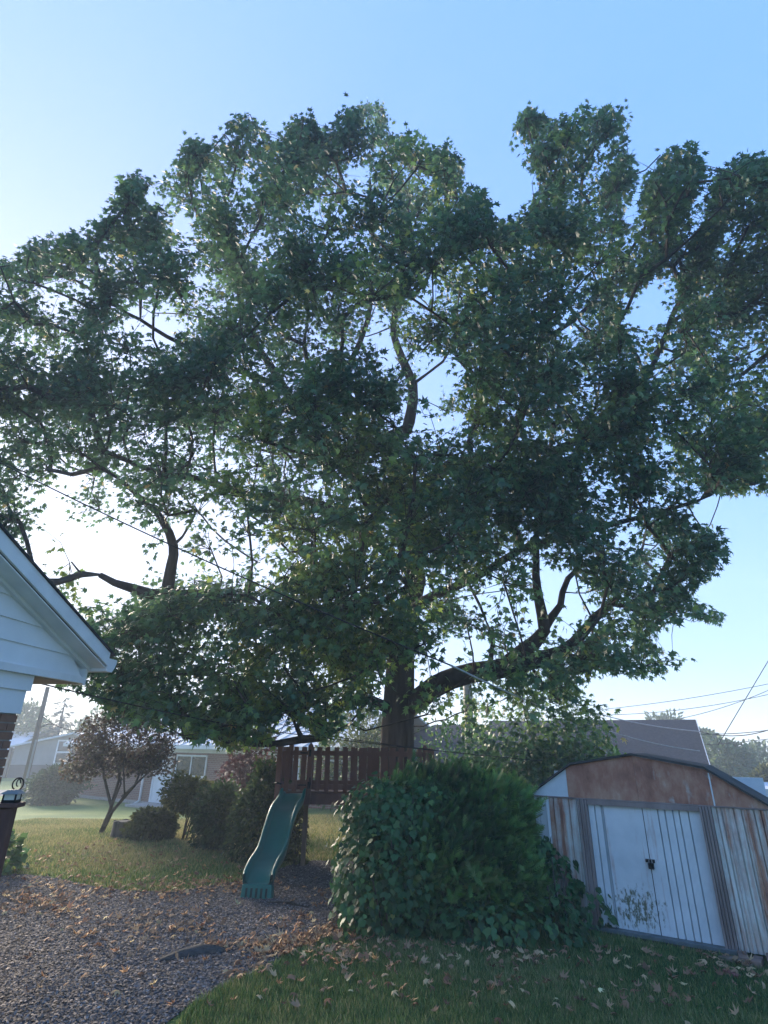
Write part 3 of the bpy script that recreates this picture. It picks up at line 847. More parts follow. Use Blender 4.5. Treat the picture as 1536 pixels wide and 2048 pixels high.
def build_grey_roofs():
    r = at_y(1391, 1439, 25.0); th = rad(-25); W = 9.0; gz = -.4
    l = Vector((r.x-W*math.cos(th), r.y-W*math.sin(th), r.z))
    t = empty('grey_roofed_garage', (l.x, l.y, gz), th, 'garage with broad dark grey shingle roof behind the rusty shed', 'garage')
    rz = r.z-gz; ez = rz-2.0; D = 3.2
    MB().box(.3, W-.25, -D+.4, D-.4, -.2, ez+.05).build('wall', M['white_siding'], t)
    MB().prism([(-D+.4, ez+.06), (D-.4, ez+.06), (0, rz-.15)], 'x', W-.27, W-.24).build('gable_wall', M['white_siding'], t)
    rf = MB().hexa([(0,-D,ez-.12),(W,-D,ez-.12),(W,0,rz-.12),(0,0,rz-.12),(0,-D,ez),(W,-D,ez),(W,0,rz),(0,0,rz)]).build('roof', M['shingle'], t)
    MB().hexa([(0,.005,rz-.12),(W,.005,rz-.12),(W,D,ez-.12),(0,D,ez-.12),(0,.005,rz),(W,.005,rz),(W,D,ez),(0,D,ez)]).build('roof', M['shingle'], t)
    MB().bar((W+.015,-D,ez-.06), (W+.015,0,rz-.06), .025, .16).build('rake_board', M['white_paint'], t)
    MB().bar((W+.015,.01,rz-.06), (W+.015,D,ez-.06), .025, .16).build('rake_board', M['white_paint'], t)
    dq = ray(1178, 1440); kq = dq.x/dq.y; mx = (kq*l.y-l.x)/(math.cos(th)-kq*math.sin(th))
    MB().tube([(mx, -.15, rz-.4), (mx, -.15, rz+.55)], .045, 6).build('service_mast', M['dark_metal'], t)
    # second house, roof seen through the leaves
    y2 = 24.0
    c = at_y(885, 1450, y2)
    t2 = empty('grey_roofed_house', (c.x, y2, gz), rad(-20), 'grey roofed house half hidden behind foliage right of the trunk', 'house')
    rz = c.z-gz
    MB().box(-4, 6.6, .2, 5, -.2, rz-1.35).build('wall', M['far_brick'], t2)
    MB().hexa([(-4.3,-.2,rz-1.5),(7,-.2,rz-1.5),(5,2.6,rz),(-1,2.6,rz),(-4.3,-.2,rz-1.4),(7,-.2,rz-1.4),(5,2.6,rz+.1),(-1,2.6,rz+.1)]).build('roof', M['shingle'], t2)
    MB().hexa([(-1,2.61,rz),(5,2.61,rz),(7,5.4,rz-1.5),(-4.3,5.4,rz-1.5),(-1,2.61,rz+.1),(5,2.61,rz+.1),(7,5.4,rz-1.4),(-4.3,5.4,rz-1.4)]).build('roof', M['shingle'], t2)
    # pale flat roof at the far right
    a = at_y(1500, 1586, 20)
    t3 = empty('pale_roofed_outbuilding', (a.x, 20, gz), rad(-20), 'low outbuilding with pale metal roof beyond the shed', 'outbuilding')
    h = a.z-gz
    MB().box(0, 7, 0, 4, -.2, h-.12).build('wall', M['white_siding'], t3)
    MB().box(-.3, 7.3, -.3, 4.3, h-.115, h+.15).build('roof', M['metal_roof'], t3)
build_grey_roofs()

# ------------------------------------------------------------------ poles and wires
def build_poles():
    y = 30.0
    b = at_y(44, 1588, y); tp = at_y(91, 1374, y)
    gz = terrain(b.x, y)
    t = empty('utility_pole', (b.x, y, gz-.1), 0, 'weathered wooden utility pole with conduit standing before the metal barn', 'utility pole')
    H = tp.z-gz+.1
    MB().tube([(0,0,0),(0,0,H*.5),(0,0,H)], [.15,.13,.10], 10).build('shaft', M['pole_wood'], t, smooth=True)
    MB().tube([(.13,-.13,0),(.12,-.12,H*.52)], .05, 6).build('conduit', M['grey_metal'], t)
    MB().tube([(0,-.02,H*.62),(.55,-.1,H*.66),(.9,-.12,H*.655)], .025, 6).build('bracket_arm', M['dark_metal'], t)
    y = 19.0
    a = at_y(935, 1375, y)
    t = empty('vine_clad_pole', (a.x, y, -.2), 0, 'pale vine clad pole rising above the grey roof right of the trunk', 'pole')
    MB().tube([(0,0,0),(0,0,a.z+.6)], [.17,.15], 10).build('shaft', plain('pale_pole_wood', (.30,.29,.25), var=.25), t, smooth=True)
    n = 260; ang = rng.uniform(0, 6.28, n); z = rng.uniform(1.5, a.z+.7, n)
    pos = np.stack([np.cos(ang)*.18, np.sin(ang)*.18, z], 1); ax = np.stack([np.cos(ang), np.sin(ang), -rng.uniform(.2, 1.2, n)], 1)
    me = leaves_mesh('vine_leaves', pos, ax, rng.normal(size=(n, 3))+[0,0,1], rng.uniform(.08, .15, n), np.stack([rng.random(n), rng.random(n)], 1), HEART, HEART_F)
    o = link_mesh('vine_leaves', me, M['vine'], t); o['kind'] = 'stuff'
build_poles()

def wire(name, a, b, sag, r, mat, label, n=28, group=None):
    a = Vector(a); b = Vector(b)
    pts = []
    for i in range(n+1):
        s = i/n; p = a.lerp(b, s); p.z -= sag*4*s*(1-s); pts.append(p)
    o = MB().tube(pts, r, 5).build(name, mat, smooth=True)
    tag(o, label, 'wire', group)
def A(px, py, y): return at_y(px, py, y)
wire('service_cable', A(-40, 905, 5.2), A(900, 1330, 5.0), .06, .007, M['wire'], 'black service cable slanting across the front of the big tree')
wire('service_cable', A(900, 1330, 5.0), A(1180, 1424, 27), .25, .010, M['pale_wire'], 'pale cable running from the tree to the garage roof mast')
wire('service_cable', A(60, 1362, 7.5), A(560, 1468, 9.6), .03, .009, M['wire'], 'black cable running from under the white eave through the low leaves')
wire('service_cable', A(556, 1464, 9.6), A(1085, 1522, 10.9), .02, .007, M['wire'], 'thin dark cable passing above the picket rail')
wire('service_cable', A(590, 1460, 10.0), A(870, 1500, 10.8), .02, .006, M['wire'], 'upper of two thin dark cables above the picket rail')
for i, (p, q, s, r, lb) in enumerate([
        ((1183, 1424, 26.9), (1400, 1463, 24), .12, .022, 'thick pale cable sagging from the mast across the grey roof'),
        ((1200, 1456, 22), (1400, 1502, 21), .10, .016, 'pale cable drooping across the middle of the grey roof'),
        ((1400, 1463, 24), (1640, 1400, 20), .55, .016, 'sagging cable running on past the grey roof edge to the sky'),
        ((1400, 1468, 24), (1640, 1440, 22), .15, .014, 'low dark cable crossing the sky beyond the grey roof edge'),
        ((1180, 1421, 40), (1640, 1345, 34), .25, .018, 'high thin cable crossing the sky above the grey roof'),
        ((1180, 1430, 40), (1640, 1362, 34), .5, .018, 'second high thin cable crossing the sky above the grey roof'),
        ((1300, 1446, 40), (1640, 1330, 30), .5, .018, 'curved cable rising over the grey roof ridge'),
        ((1436, 1490, 26), (1600, 1215, 24), .0, .018, 'taut guy wire slanting steeply over the right hand trees'),
        ((1400, 1490, 34), (1640, 1462, 30), .1, .016, 'lowest cable passing just over the right hand tree tops')]):
    wire('overhead_cable', A(*p), A(*q), s, r, M['wire'] if i > 1 else M['pale_wire'], lb, group='overhead cables right of the tree')
wire('overhead_cable', A(86, 1433, 30), A(165, 1460, 28), .2, .02, M['wire'], 'cable reaching from the utility pole towards the brick house', group='overhead cables at the utility pole')
wire('overhead_cable', A(88, 1400, 30), A(200, 1405, 40), .3, .015, M['wire'], 'upper thin cable leaving the utility pole past the spruce', group='overhead cables at the utility pole')

# ------------------------------------------------------------------ the big tree
TX, TY = 0.36, 13.4
def P3(px, py, y): return np.array(at_y(px, py, y))

CROWN = [(-120,560),(-20,545),(12,512),(60,480),(130,466),(180,452),(215,425),(245,360),(285,342),(310,372),(350,325),(385,262),(420,292),(470,232),(510,222),(550,288),(580,240),(620,222),(642,272),(690,212),(765,202),(778,272),(835,262),(862,302),(892,284),(922,312),(930,384),(955,365),(982,402),(990,446),(1030,430),(1060,400),
         (1075,352),(1022,292),(1028,240),(1060,214),(1100,242),(1150,214),(1205,212),(1266,214),(1250,272),(1274,316),(1268,385),(1240,436),(1262,470),(1292,352),(1330,298),(1384,288),(1412,348),(1390,404),(1372,474),(1345,545),(1290,600),(1230,645),(1290,655),(1335,640),(1350,560),(1392,448),(1430,348),(1482,298),(1545,318),(1620,380),(1660,700),
         (1640,900),(1536,985),(1470,990),(1400,985),(1372,1040),(1442,1060),(1452,1104),(1436,1152),(1392,1168),(1380,1192),(1456,1232),(1440,1248),(1372,1228),(1335,1260),(1300,1284),(1362,1308),(1442,1334),(1425,1348),(1340,1330),(1312,1364),(1250,1345),(1190,1352),(1150,1392),(1120,1420),(1060,1440),(960,1450),
         (900,1430),(850,1440),(765,1440),(740,1422),(700,1462),(640,1482),(600,1445),(562,1412),(548,1482),(470,1500),(400,1482),(330,1455),(255,1460),(190,1400),(130,1375),(60,1350),(-60,1300),(-140,1200)]
GAPS = [(300,1108,135,60,.12),(500,1105,95,55,.2),(205,1195,55,35,.05),(85,1110,55,45,.2),(310,890,85,32,.3),(110,930,70,70,.5),(862,830,60,62,.12),(815,720,45,60,.45),
        (890,742,36,28,.3),(1085,1215,80,95,.16),(1010,1180,50,55,.4),(930,1305,55,45,.35),(1200,1255,60,50,.45),(335,655,40,22,.3),
        (950,545,20,20,.5),(335,640,50,50,.6),(560,1300,60,40,.6),(960,1420,60,30,.4),(60,690,110,170,.8),(60,920,110,110,.7),(690,1440,40,20,.5),(815,1310,20,60,.5),(800,1400,45,80,.02),(838,1170,22,40,.4),(905,1370,60,26,.35),(1330,560,40,60,.5),(140,560,40,40,.6),(430,1000,40,18,.5),(400,880,40,18,.5)]
def keep_prob(px, py):
    k = np.ones(len(px))
    for cx, cy, rx, ry, p in GAPS:
        d = ((px-cx)/rx)**2+((py-cy)/ry)**2
        k = np.minimum(k, np.where(d < 1, p, np.where(d < 1.7, p+(1-p)*(d-1)/.7, 1)))
    return k

def crown_R(z):
    return np.interp(z, [1.6, 2.2, 4, 8, 12, 15, 18, 19.5], [4.5, 6, 7.6, 9.0, 8.6, 7.4, 5.0, 1.5])

def sample_dirs(n):
    out = []
    while len(out) < n:
        px = rng.uniform(-140, 1660, n); py = rng.uniform(200, 1500, n)
        ok = in_poly(px, py, CROWN) & (rng.random(n) < keep_prob(px, py))
        out += list(zip(px[ok], py[ok]))
    return out[:n]

def depth_on_ray(px, py, front_bias):
    d = np.array(ray(px, py)); ys = np.linspace(4.5, 22, 90)
    pts = np.array([0, 0, CAM_H]) + d[None]*(ys/d[1])[:, None]
    R = crown_R(pts[:, 2])
    q = np.hypot((pts[:, 0]-TX)/R, (pts[:, 1]-TY)/(R*.74))
    ins = (q < 1) & (pts[:, 2] > 1.9)
    if ins.any():
        yi = ys[ins]; a, b = yi[0], yi[-1]
        t = rng.random()
        t = t**1.9 if rng.random() < front_bias else t
        y = a + (b-a)*t
    else:
        qq = np.where(pts[:, 2] > 1.9, q, 99)
        y = ys[np.argmin(qq)] + rng.normal()*.5
    return np.array([0, 0, CAM_H]) + d*(y/d[1])

def build_tree():
    t = empty('sweetgum_tree', (TX, TY, 0), 0, 'huge spreading sweetgum tree with star shaped green leaves above the play platform', 'tree')
    off = np.array([TX, TY, 0.0])
    # ---- traced limbs (pixel, depth): real positions in the crown
    limbs = {
        'trunk': ([(795,1600,13.4),(795,1500,13.4),(797,1420,13.4),(800,1340,13.4),(803,1270,13.4),(815,1215,13.4),(832,1160,13.4),(822,1120,13.4),(800,1050,13.3),(790,960,13.2)], [.41,.375,.355,.33,.29,.27,.25,.24,.22,.20]),
        'a': ([(815,1415,13.4),(870,1372,12.9),(940,1348,12.3),(1005,1336,11.8),(1090,1316,11.3),(1150,1286,10.9),(1195,1232,10.6),(1240,1190,10.4)], [.25,.235,.22,.20,.14,.115,.085,.06]),
        'a2': ([(1005,1336,11.8),(1045,1304,11.5),(1088,1258,11.2),(1078,1200,11.0),(1070,1150,10.9),(1075,1060,10.6)], [.17,.15,.125,.10,.08,.05]),
        'a3': ([(1088,1258,11.2),(1120,1210,11.3),(1135,1160,11.4),(1180,1120,11.4)], [.10,.07,.06,.04]),
        'a4': ([(980,1338,12.0),(985,1290,11.9),(975,1250,11.8)], [.06,.05,.03]),
        'b': ([(780,1420,13.3),(740,1400,12.8),(690,1404,12.2),(640,1428,11.4),(590,1440,10.8)], [.13,.11,.09,.065,.04]),
        'c': ([(790,1300,13.3),(700,1270,12.5),(600,1240,11.6),(470,1226,10.7),(400,1195,10.4),(330,1190,10.2),(270,1182,10.0),(200,1150,9.8)], [.22,.20,.18,.16,.14,.12,.09,.05]),
        'c2': ([(335,1190,10.2),(343,1130,10.1),(346,1090,10.0),(325,1040,9.9),(295,1008,9.8),(240,960,9.6)], [.12,.10,.09,.07,.055,.04]),
        'd': ([(795,1000,13.2),(740,985,12.6),(690,930,12.0),(650,880,11.6),(565,770,11.0),(500,660,10.6),(465,540,10.2),(440,420,9.8)], [.17,.16,.145,.125,.10,.075,.05,.03]),
        'd2': ([(680,915,11.9),(672,850,11.6),(688,760,11.3),(735,640,10.8),(745,500,10.2),(740,360,9.7)], [.10,.09,.075,.06,.045,.03]),
        'e': ([(790,960,13.2),(770,880,13.0),(812,860,12.9),(825,770,12.6),(790,670,12.2),(800,540,11.6),(820,400,10.8)], [.19,.18,.17,.14,.10,.07,.035]),
        'f': ([(815,1010,13.2),(900,930,12.4),(960,918,11.9),(1015,890,11.4),(1050,800,10.9),(1075,690,10.5),(1120,560,10.2),(1160,400,9.9),(1165,290,9.6)], [.18,.165,.15,.135,.11,.085,.06,.04,.025]),
        'f2': ([(1015,890,11.4),(1110,900,10.8),(1200,850,10.2),(1290,760,9.9),(1350,620,9.6),(1420,470,9.3),(1470,370,9.1)], [.11,.095,.08,.065,.05,.038,.025]),
        'f3': ([(1075,690,10.5),(1170,620,10.0),(1250,520,9.7),(1320,400,9.4)], [.06,.05,.04,.025]),
        'g': ([(825,1150,13.4),(780,1110,12.8),(640,1010,11.8),(500,990,11.0),(400,960,10.4),(300,940,9.9),(180,890,9.4)], [.14,.13,.11,.085,.07,.055,.035]),
        'h': ([(805,1235,13.3),(850,1200,12.6),(960,1150,11.8),(1040,1100,11.2),(1180,1060,10.6),(1300,1030,10.2),(1400,1000,9.9)], [.12,.11,.09,.075,.06,.045,.03]),
        'i': ([(565,770,11.0),(420,720,10.3),(280,640,9.8),(150,560,9.4)], [.07,.055,.04,.025]),
        'j': ([(760,1120,12.7),(730,1150,11.5),(700,1180,10.2),(650,1200,9.0)], [.07,.055,.04,.02]),
    }
    nodes = []; par = []; fixed = []
    for nm, (pts, rr) in limbs.items():
        P = [P3(*p) for p in pts]
        if nm == 'trunk': P[0][2] = -.1; P[0][:2] = (TX, TY)
        # snap start of a limb to the nearest existing node
        # densify with catmull-rom
        dense = []; dr = []
        for i in range(len(P)-1):
            p0 = P[max(i-1, 0)]; p1 = P[i]; p2 = P[i+1]; p3 = P[min(i+2, len(P)-1)]
            k = max(2, int(np.linalg.norm(p2-p1)/.3))
            for j in range(k):
                s = j/k
                q = .5*((2*p1)+(-p0+p2)*s+(2*p0-5*p1+4*p2-p3)*s*s+(-p0+3*p1-3*p2+p3)*s**3)
                dense.append(q + rng.normal(size=3)*.012*(1 if nm != 'trunk' else .3)); dr.append(rr[i]+(rr[i+1]-rr[i])*s)
        dense.append(P[-1]); dr.append(rr[-1])
        base = len(nodes)
        if nodes and nm != 'trunk':
            A_ = np.array(nodes); p = int(np.argmin(np.linalg.norm(A_-dense[0], axis=1)))
        else: p = -1
        for i, q in enumerate(dense):
            nodes.append(q); par.append(p if i == 0 else base+i-1); fixed.append(dr[i])
        mb = MB()
        if nm == 'trunk':
            # fluted trunk with root flare
            seg = 28; pts_ = [Vector(q-off) for q in dense]
            rads_ = [r*(1+.55*math.exp(-max(0, q[2])/.28)) for q, r in zip(dense, dr)]
            mb.tube(pts_, rads_, seg, True)
            for k_, v in enumerate(mb.v):
                i_ = k_//seg; a_ = k_ % seg; c = pts_[i_]
                w = 1+.05*math.sin(a_*2.2+i_*.13)+.035*math.sin(a_*5.1+i_*.31)+.02*(random.random()-.5)
                mb.v[k_] = tuple(c+(Vector(v)-c)*w)
            mb.build('trunk', M['bark'], t, smooth=True)
        else:
            mb.tube([Vector(q-off) for q in dense], dr, 12, True)
            for k_, v in enumerate(mb.v):
                i_ = k_//12; c = Vector(dense[i_]-off); mb.v[k_] = tuple(c+(Vector(v)-c)*random.uniform(.93, 1.07))
            mb.build('limb', M['bark'], t, smooth=True)
    nodes = [np.array(n) for n in nodes]
    nfix = len(nodes)
    # ---- clump centres
    C = []
    for px, py in sample_dirs(880):
        C.append(depth_on_ray(px, py, .85))
    yellow = {}; small = set()
    nb = len(CROWN)                       # shoots that feather the outline of the crown
    for k in range(nb):
        (ax_, ay_), (bx_, by_) = CROWN[k], CROWN[(k+1) % nb]
        if max(ay_, by_) > 1300: continue
        L_ = math.hypot(bx_-ax_, by_-ay_); mx_, my_ = 720, 900
        for j in range(max(1, int(L_/34))):
            f_ = rng.random(); qx, qy = ax_+(bx_-ax_)*f_, ay_+(by_-ay_)*f_
            v_ = np.array([-(by_-ay_), bx_-ax_])/max(L_, 1)*rng.uniform(24, 46)
            qx, qy = qx+v_[0], qy+v_[1]
            if in_poly(np.array([qx]), np.array([qy]), CROWN)[0] and -100 < qx < 1640:
                small.add(len(C)); C.append(depth_on_ray(qx, qy, .85))
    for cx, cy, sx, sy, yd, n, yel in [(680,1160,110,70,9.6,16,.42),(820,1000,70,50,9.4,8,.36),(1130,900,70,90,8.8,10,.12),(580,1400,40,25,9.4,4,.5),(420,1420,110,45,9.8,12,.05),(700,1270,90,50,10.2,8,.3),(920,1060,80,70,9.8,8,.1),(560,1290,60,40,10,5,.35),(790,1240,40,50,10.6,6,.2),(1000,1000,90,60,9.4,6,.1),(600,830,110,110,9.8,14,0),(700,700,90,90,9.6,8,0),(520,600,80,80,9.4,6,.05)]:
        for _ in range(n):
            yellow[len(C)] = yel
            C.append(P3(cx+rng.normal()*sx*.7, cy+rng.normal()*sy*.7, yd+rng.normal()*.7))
    C = np.array(C)
    fx = np.array(nodes)
    order = np.argsort([np.min(np.linalg.norm(fx-c, axis=1)) for c in C])
    clump_end = {}
    edges = []      # (a, b, ra, rb)
    trunk_xy = np.array([TX, TY])
    buf = np.zeros((40000, 3)); buf[:len(nodes)] = np.array(nodes)
    for ci in order:
        c = C[ci]; A_ = buf[:len(nodes)]
        dv = A_-c; d = np.linalg.norm(dv, axis=1)
        # prefer attaching points that lie inside (nearer the axis) and lower
        out = np.hypot(A_[:, 0]-TX, A_[:, 1]-TY)-np.hypot(c[0]-TX, c[1]-TY)
        cost = d*(1+.6*np.clip((A_[:, 2]-c[2])/np.maximum(d, .1), -.2, 1)+.5*np.clip(out/np.maximum(d, .1), -.3, 1))
        p = int(np.argmin(cost)); start = A_[p]
        k = max(2, int(d[p]/.45)); prev = p
        bend = rng.normal(size=3)*.12*d[p]*.5; bend[2] -= .05*d[p]
        for j in range(1, k+1):
            s = j/k; q = start+(c-start)*s+bend*math.sin(math.pi*s)+rng.normal(size=3)*.025
            buf[len(nodes)] = q; nodes.append(q); par.append(prev); fixed.append(0); prev = len(nodes)-1
        clump_end[ci] = prev
    E = []; twc = {}
    # ---- twigs and leaves
    LP = []; LA = []; LN = []; LS = []; LT = []; LC = []
    centre = np.array([TX, TY, 8.0])
    for ci in range(len(C)):
        c = C[ci]; R = rng.uniform(.55, .95) if ci not in small else rng.uniform(.5, .85)
        nt_ = int(rng.integers(12, 18)) if ci not in small else int(rng.integers(7, 11))
        outw = c-centre; outw[2] *= .6; outw /= np.linalg.norm(outw)+1e-6
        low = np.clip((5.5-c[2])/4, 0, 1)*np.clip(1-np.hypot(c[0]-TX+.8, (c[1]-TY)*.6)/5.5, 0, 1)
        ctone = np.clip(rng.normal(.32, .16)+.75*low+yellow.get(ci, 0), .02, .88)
        D0 = norm(norm(rng.normal(size=(nt_, 3)))*.9+outw*.45+np.array([0, 0, .30]))
        if ci in small:                   # upright leading shoots: narrow spires
            upw = 1.0 if c[2] > 7 else .2
            D0 = norm(norm(rng.normal(size=(nt_, 3)))*.55+outw*.45+np.array([0, 0, upw]))
            c = c-D0.mean(0)*R*.45
        TIP = c+D0*R*rng.uniform(.6, 1.15, (nt_, 1))
        if c[2] < 5: TIP[:, 2] -= .25*rng.random(nt_)*R
        px, py, w = project(TIP)
        good = in_poly(px, py, CROWN) & (rng.random(nt_) < keep_prob(px, py)+.12) & (TIP[:, 2] > 1.75)
        twc[ci] = int(good.sum())
        for d0, tip in zip(D0[good], TIP[good]):
            mid = c+(tip-c)*.5+rng.normal(size=3)*.06
            E.append((c, mid, .009, .006)); E.append((mid, tip, .006, .003))
            nl = int(rng.integers(11, 17))
            s = rng.uniform(.25, 1.08, nl)[:, None]
            base = c+(tip-c)*s+rng.normal(size=(nl, 3))*.05
            pd = rng.normal(size=(nl, 3)); pd = norm(pd); pd[:, 2] *= .6
            pos = base+pd*rng.uniform(.04, .16, (nl, 1))
            ax = pd*.9+d0*.35+np.array([0, 0, -.55])+rng.normal(size=(nl, 3))*.25
            nr = rng.normal(size=(nl, 3))*.55+np.array([0, 0, 1.0])+outw*.45
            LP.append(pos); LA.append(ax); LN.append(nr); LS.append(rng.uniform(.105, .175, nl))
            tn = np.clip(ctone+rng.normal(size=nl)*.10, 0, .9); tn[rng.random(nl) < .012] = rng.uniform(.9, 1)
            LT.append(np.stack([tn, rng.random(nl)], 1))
    n = len(nodes); NA = np.array(nodes)
    area = np.zeros(n)
    for k_, e in clump_end.items():
        if twc.get(k_, 0) >= 3: area[e] += 1.0      # only branches that carry leaves
    for i in range(n-1, nfix-1, -1):
        if par[i] >= nfix: area[par[i]] += area[i]
    def rr_(i): return fixed[i]*.6 if i < nfix else .013*max(area[i], .6)**.5+.003
    for i in range(nfix, n):
        if area[i] > 0: E.append((NA[par[i]], NA[i], min(rr_(par[i]), rr_(i)*1.5), rr_(i)))
    LP = np.concatenate(LP); LA = np.concatenate(LA); LN = np.concatenate(LN); LS = np.concatenate(LS); LT = np.concatenate(LT)
    # drop leaves straying outside the crown
    px, py, w = project(LP); ok = in_poly(px, py-0, CROWN) | (rng.random(len(px)) < .15)
    ok &= (LP[:, 2] > 1.7) & (w > 3.0) & ((LP[:, 1] < TY+1.0) | (rng.random(len(px)) < .6))
    LP, LA, LN, LS, LT, w = LP[ok], LA[ok], LN[ok], LS[ok], LT[ok], w[ok]; px, py = px[ok], py[ok]
    # the leaves that show largest: objects of their own
    onscreen = (px > 10) & (px < 1526) & (py > 10) & (py < 1500)
    score = np.where(onscreen, LS/w, 0); big = np.argsort(-score)[:300]
    rest = np.ones(len(LP), bool); rest[big] = False
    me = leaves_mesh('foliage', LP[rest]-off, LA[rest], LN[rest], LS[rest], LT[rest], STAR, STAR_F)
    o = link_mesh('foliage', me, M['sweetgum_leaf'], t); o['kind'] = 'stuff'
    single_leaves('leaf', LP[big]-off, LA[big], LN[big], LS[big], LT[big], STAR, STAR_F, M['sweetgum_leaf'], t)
    # ---- branches mesh
    o = link_mesh('twigs', edges_mesh('twigs', E, off), M['twig'], t); o['kind'] = 'stuff'

def edges_mesh(name, E, off, seg=3):
    Av = np.array([e[0] for e in E])-off; Bv = np.array([e[1] for e in E])-off
    ra = np.array([e[2] for e in E]); rb = np.array([e[3] for e in E])
    d = norm(Bv-Av); s = norm(np.cross(d, np.array([.31, .17, .93]))); u = np.cross(s, d)
    ang = np.arange(seg)*2*math.pi/seg
    ring = s[:, None]*np.cos(ang)[None, :, None]+u[:, None]*np.sin(ang)[None, :, None]
    V = np.concatenate([Av[:, None]+ring*ra[:, None, None], Bv[:, None]+ring*rb[:, None, None]], 1).reshape(-1, 3)
    tf = []
    for k in range(seg):
        k2 = (k+1) % seg; tf += [(k, k2, seg+k2), (k, seg+k2, seg+k)]
    T = (np.arange(len(E))[:, None, None]*2*seg+np.array(tf)[None]).reshape(-1, 3)
    return np_mesh(name, V, T)

def single_leaves(name, pos, axis, nrm, size, tone, tv, tf, mat, parent, label=None):
    meshes = []
    for k in range(6):
        tn = np.tile(np.array([[np.quantile(tone[:, 0], (k+.5)/6), .2+.1*k]]), (len(tv), 1))
        meshes.append(np_mesh(name, tv, tf, tn))
    axis = norm(axis); side = norm(np.cross(axis, nrm)); nn = np.cross(side, axis)
    rank = np.argsort(np.argsort(tone[:, 0]))*6//max(1, len(tone))
    out = []
    for i in range(len(pos)):
        o = link_mesh(name, meshes[int(rank[i])], mat, parent)
        s = float(size[i]); mt = Matrix.Identity(4)
        for r in range(3):
            mt[r][0] = side[i][r]*s; mt[r][1] = axis[i][r]*s; mt[r][2] = nn[i][r]*s; mt[r][3] = pos[i][r]
        o.matrix_local = mt
        out.append(o)
    return out
build_tree()

# ------------------------------------------------------------------ shrubs and smaller trees
def blob_points(n, c, r, shell=.55, lump=.25, zmin=.03, seed=0):
    """points in a lumpy ellipsoid, biased to its surface"""
    g = np.random.default_rng(seed)
    d = norm(g.normal(size=(n, 3)))
    k = norm(g.normal(size=(7, 3))); amp = g.uniform(.3, 1, 7)
    k2 = norm(g.normal(size=(46, 3))); amp2 = g.uniform(-.6, 1, 46)
    lum = 1+lump*((np.exp(4*(d@k.T-1))*amp).sum(1)-.45)+lump*.8*((np.exp(38*(d@k2.T-1))*amp2).sum(1)-.15)
    rr = np.where(g.random(n) < shell, g.uniform(.78, 1.04, n)+.10*np.abs(g.normal(size=n))*(g.random(n) < .25), g.random(n)**.5)
    p = d*np.array(r)*(lum*rr)[:, None]+np.array(c)
    ok = p[:, 2] > zmin
    return p[ok], d[ok]

def shrub(name, base, c, r, n, size, mat, label, cat='shrub', tv=OVAL, tf=OVAL_F, stems=6, seed=1, lump=.42, tone=(.45, .22), droop=.2, group=None, parts=0, shell=.55, up=.5, stem_top=.6, zmin=.03):
    """base: world ground point; c, r relative"""
    t = empty(name, base, 0, label, cat, group)
    g = np.random.default_rng(seed)
    p, d = blob_points(n, c, r, seed=seed, lump=lump, shell=shell, zmin=zmin)
    N = len(p)
    ax = d+g.normal(size=(N, 3))*.5+np.array([0, 0, -droop]); nr = g.normal(size=(N, 3))*.5+np.array([0, 0, up])+d*.5
    sz = size*g.uniform(.6, 1.3, N)
    cl = norm(g.normal(size=(9, 3))); cn = (np.exp(6*(d@cl.T-1))*g.normal(size=9)).sum(1)
    tn = np.stack([np.clip(tone[0]+cn*.18+g.normal(size=N)*tone[1]*.6, 0, 1), g.random(N)], 1)
    if parts:
        wp = p+np.array(base); px, py, w = project(wp); big = np.argsort(-(sz/w))[:parts]
        rest = np.ones(N, bool); rest[big] = False
        single_leaves('leaf', p[big], ax[big], nr[big], sz[big], tn[big], tv, tf, mat, t)
    else: rest = np.ones(N, bool)
    o = link_mesh('foliage', leaves_mesh('foliage', p[rest], ax[rest], nr[rest], sz[rest], tn[rest], tv, tf), mat, t); o['kind'] = 'stuff'
    for k in range(stems):
        a = g.uniform(0, 6.28); q = np.array(c)+np.array(r)*norm(g.normal(size=(1, 3)))[0]*[.6, .6, .3]+[0, 0, r[2]*(stem_top-.5)]
        b0 = np.array([math.cos(a)*.05, math.sin(a)*.05, -.05]); mid = (b0*.45+q*.55)*[.7, .7, .9]
        rad0 = .012+.010*max(r)
        MB().tube([b0, mid, q], [rad0, rad0*.7, rad0*.35], 6).build('stem', M['twig'], t, smooth=True)
    return t

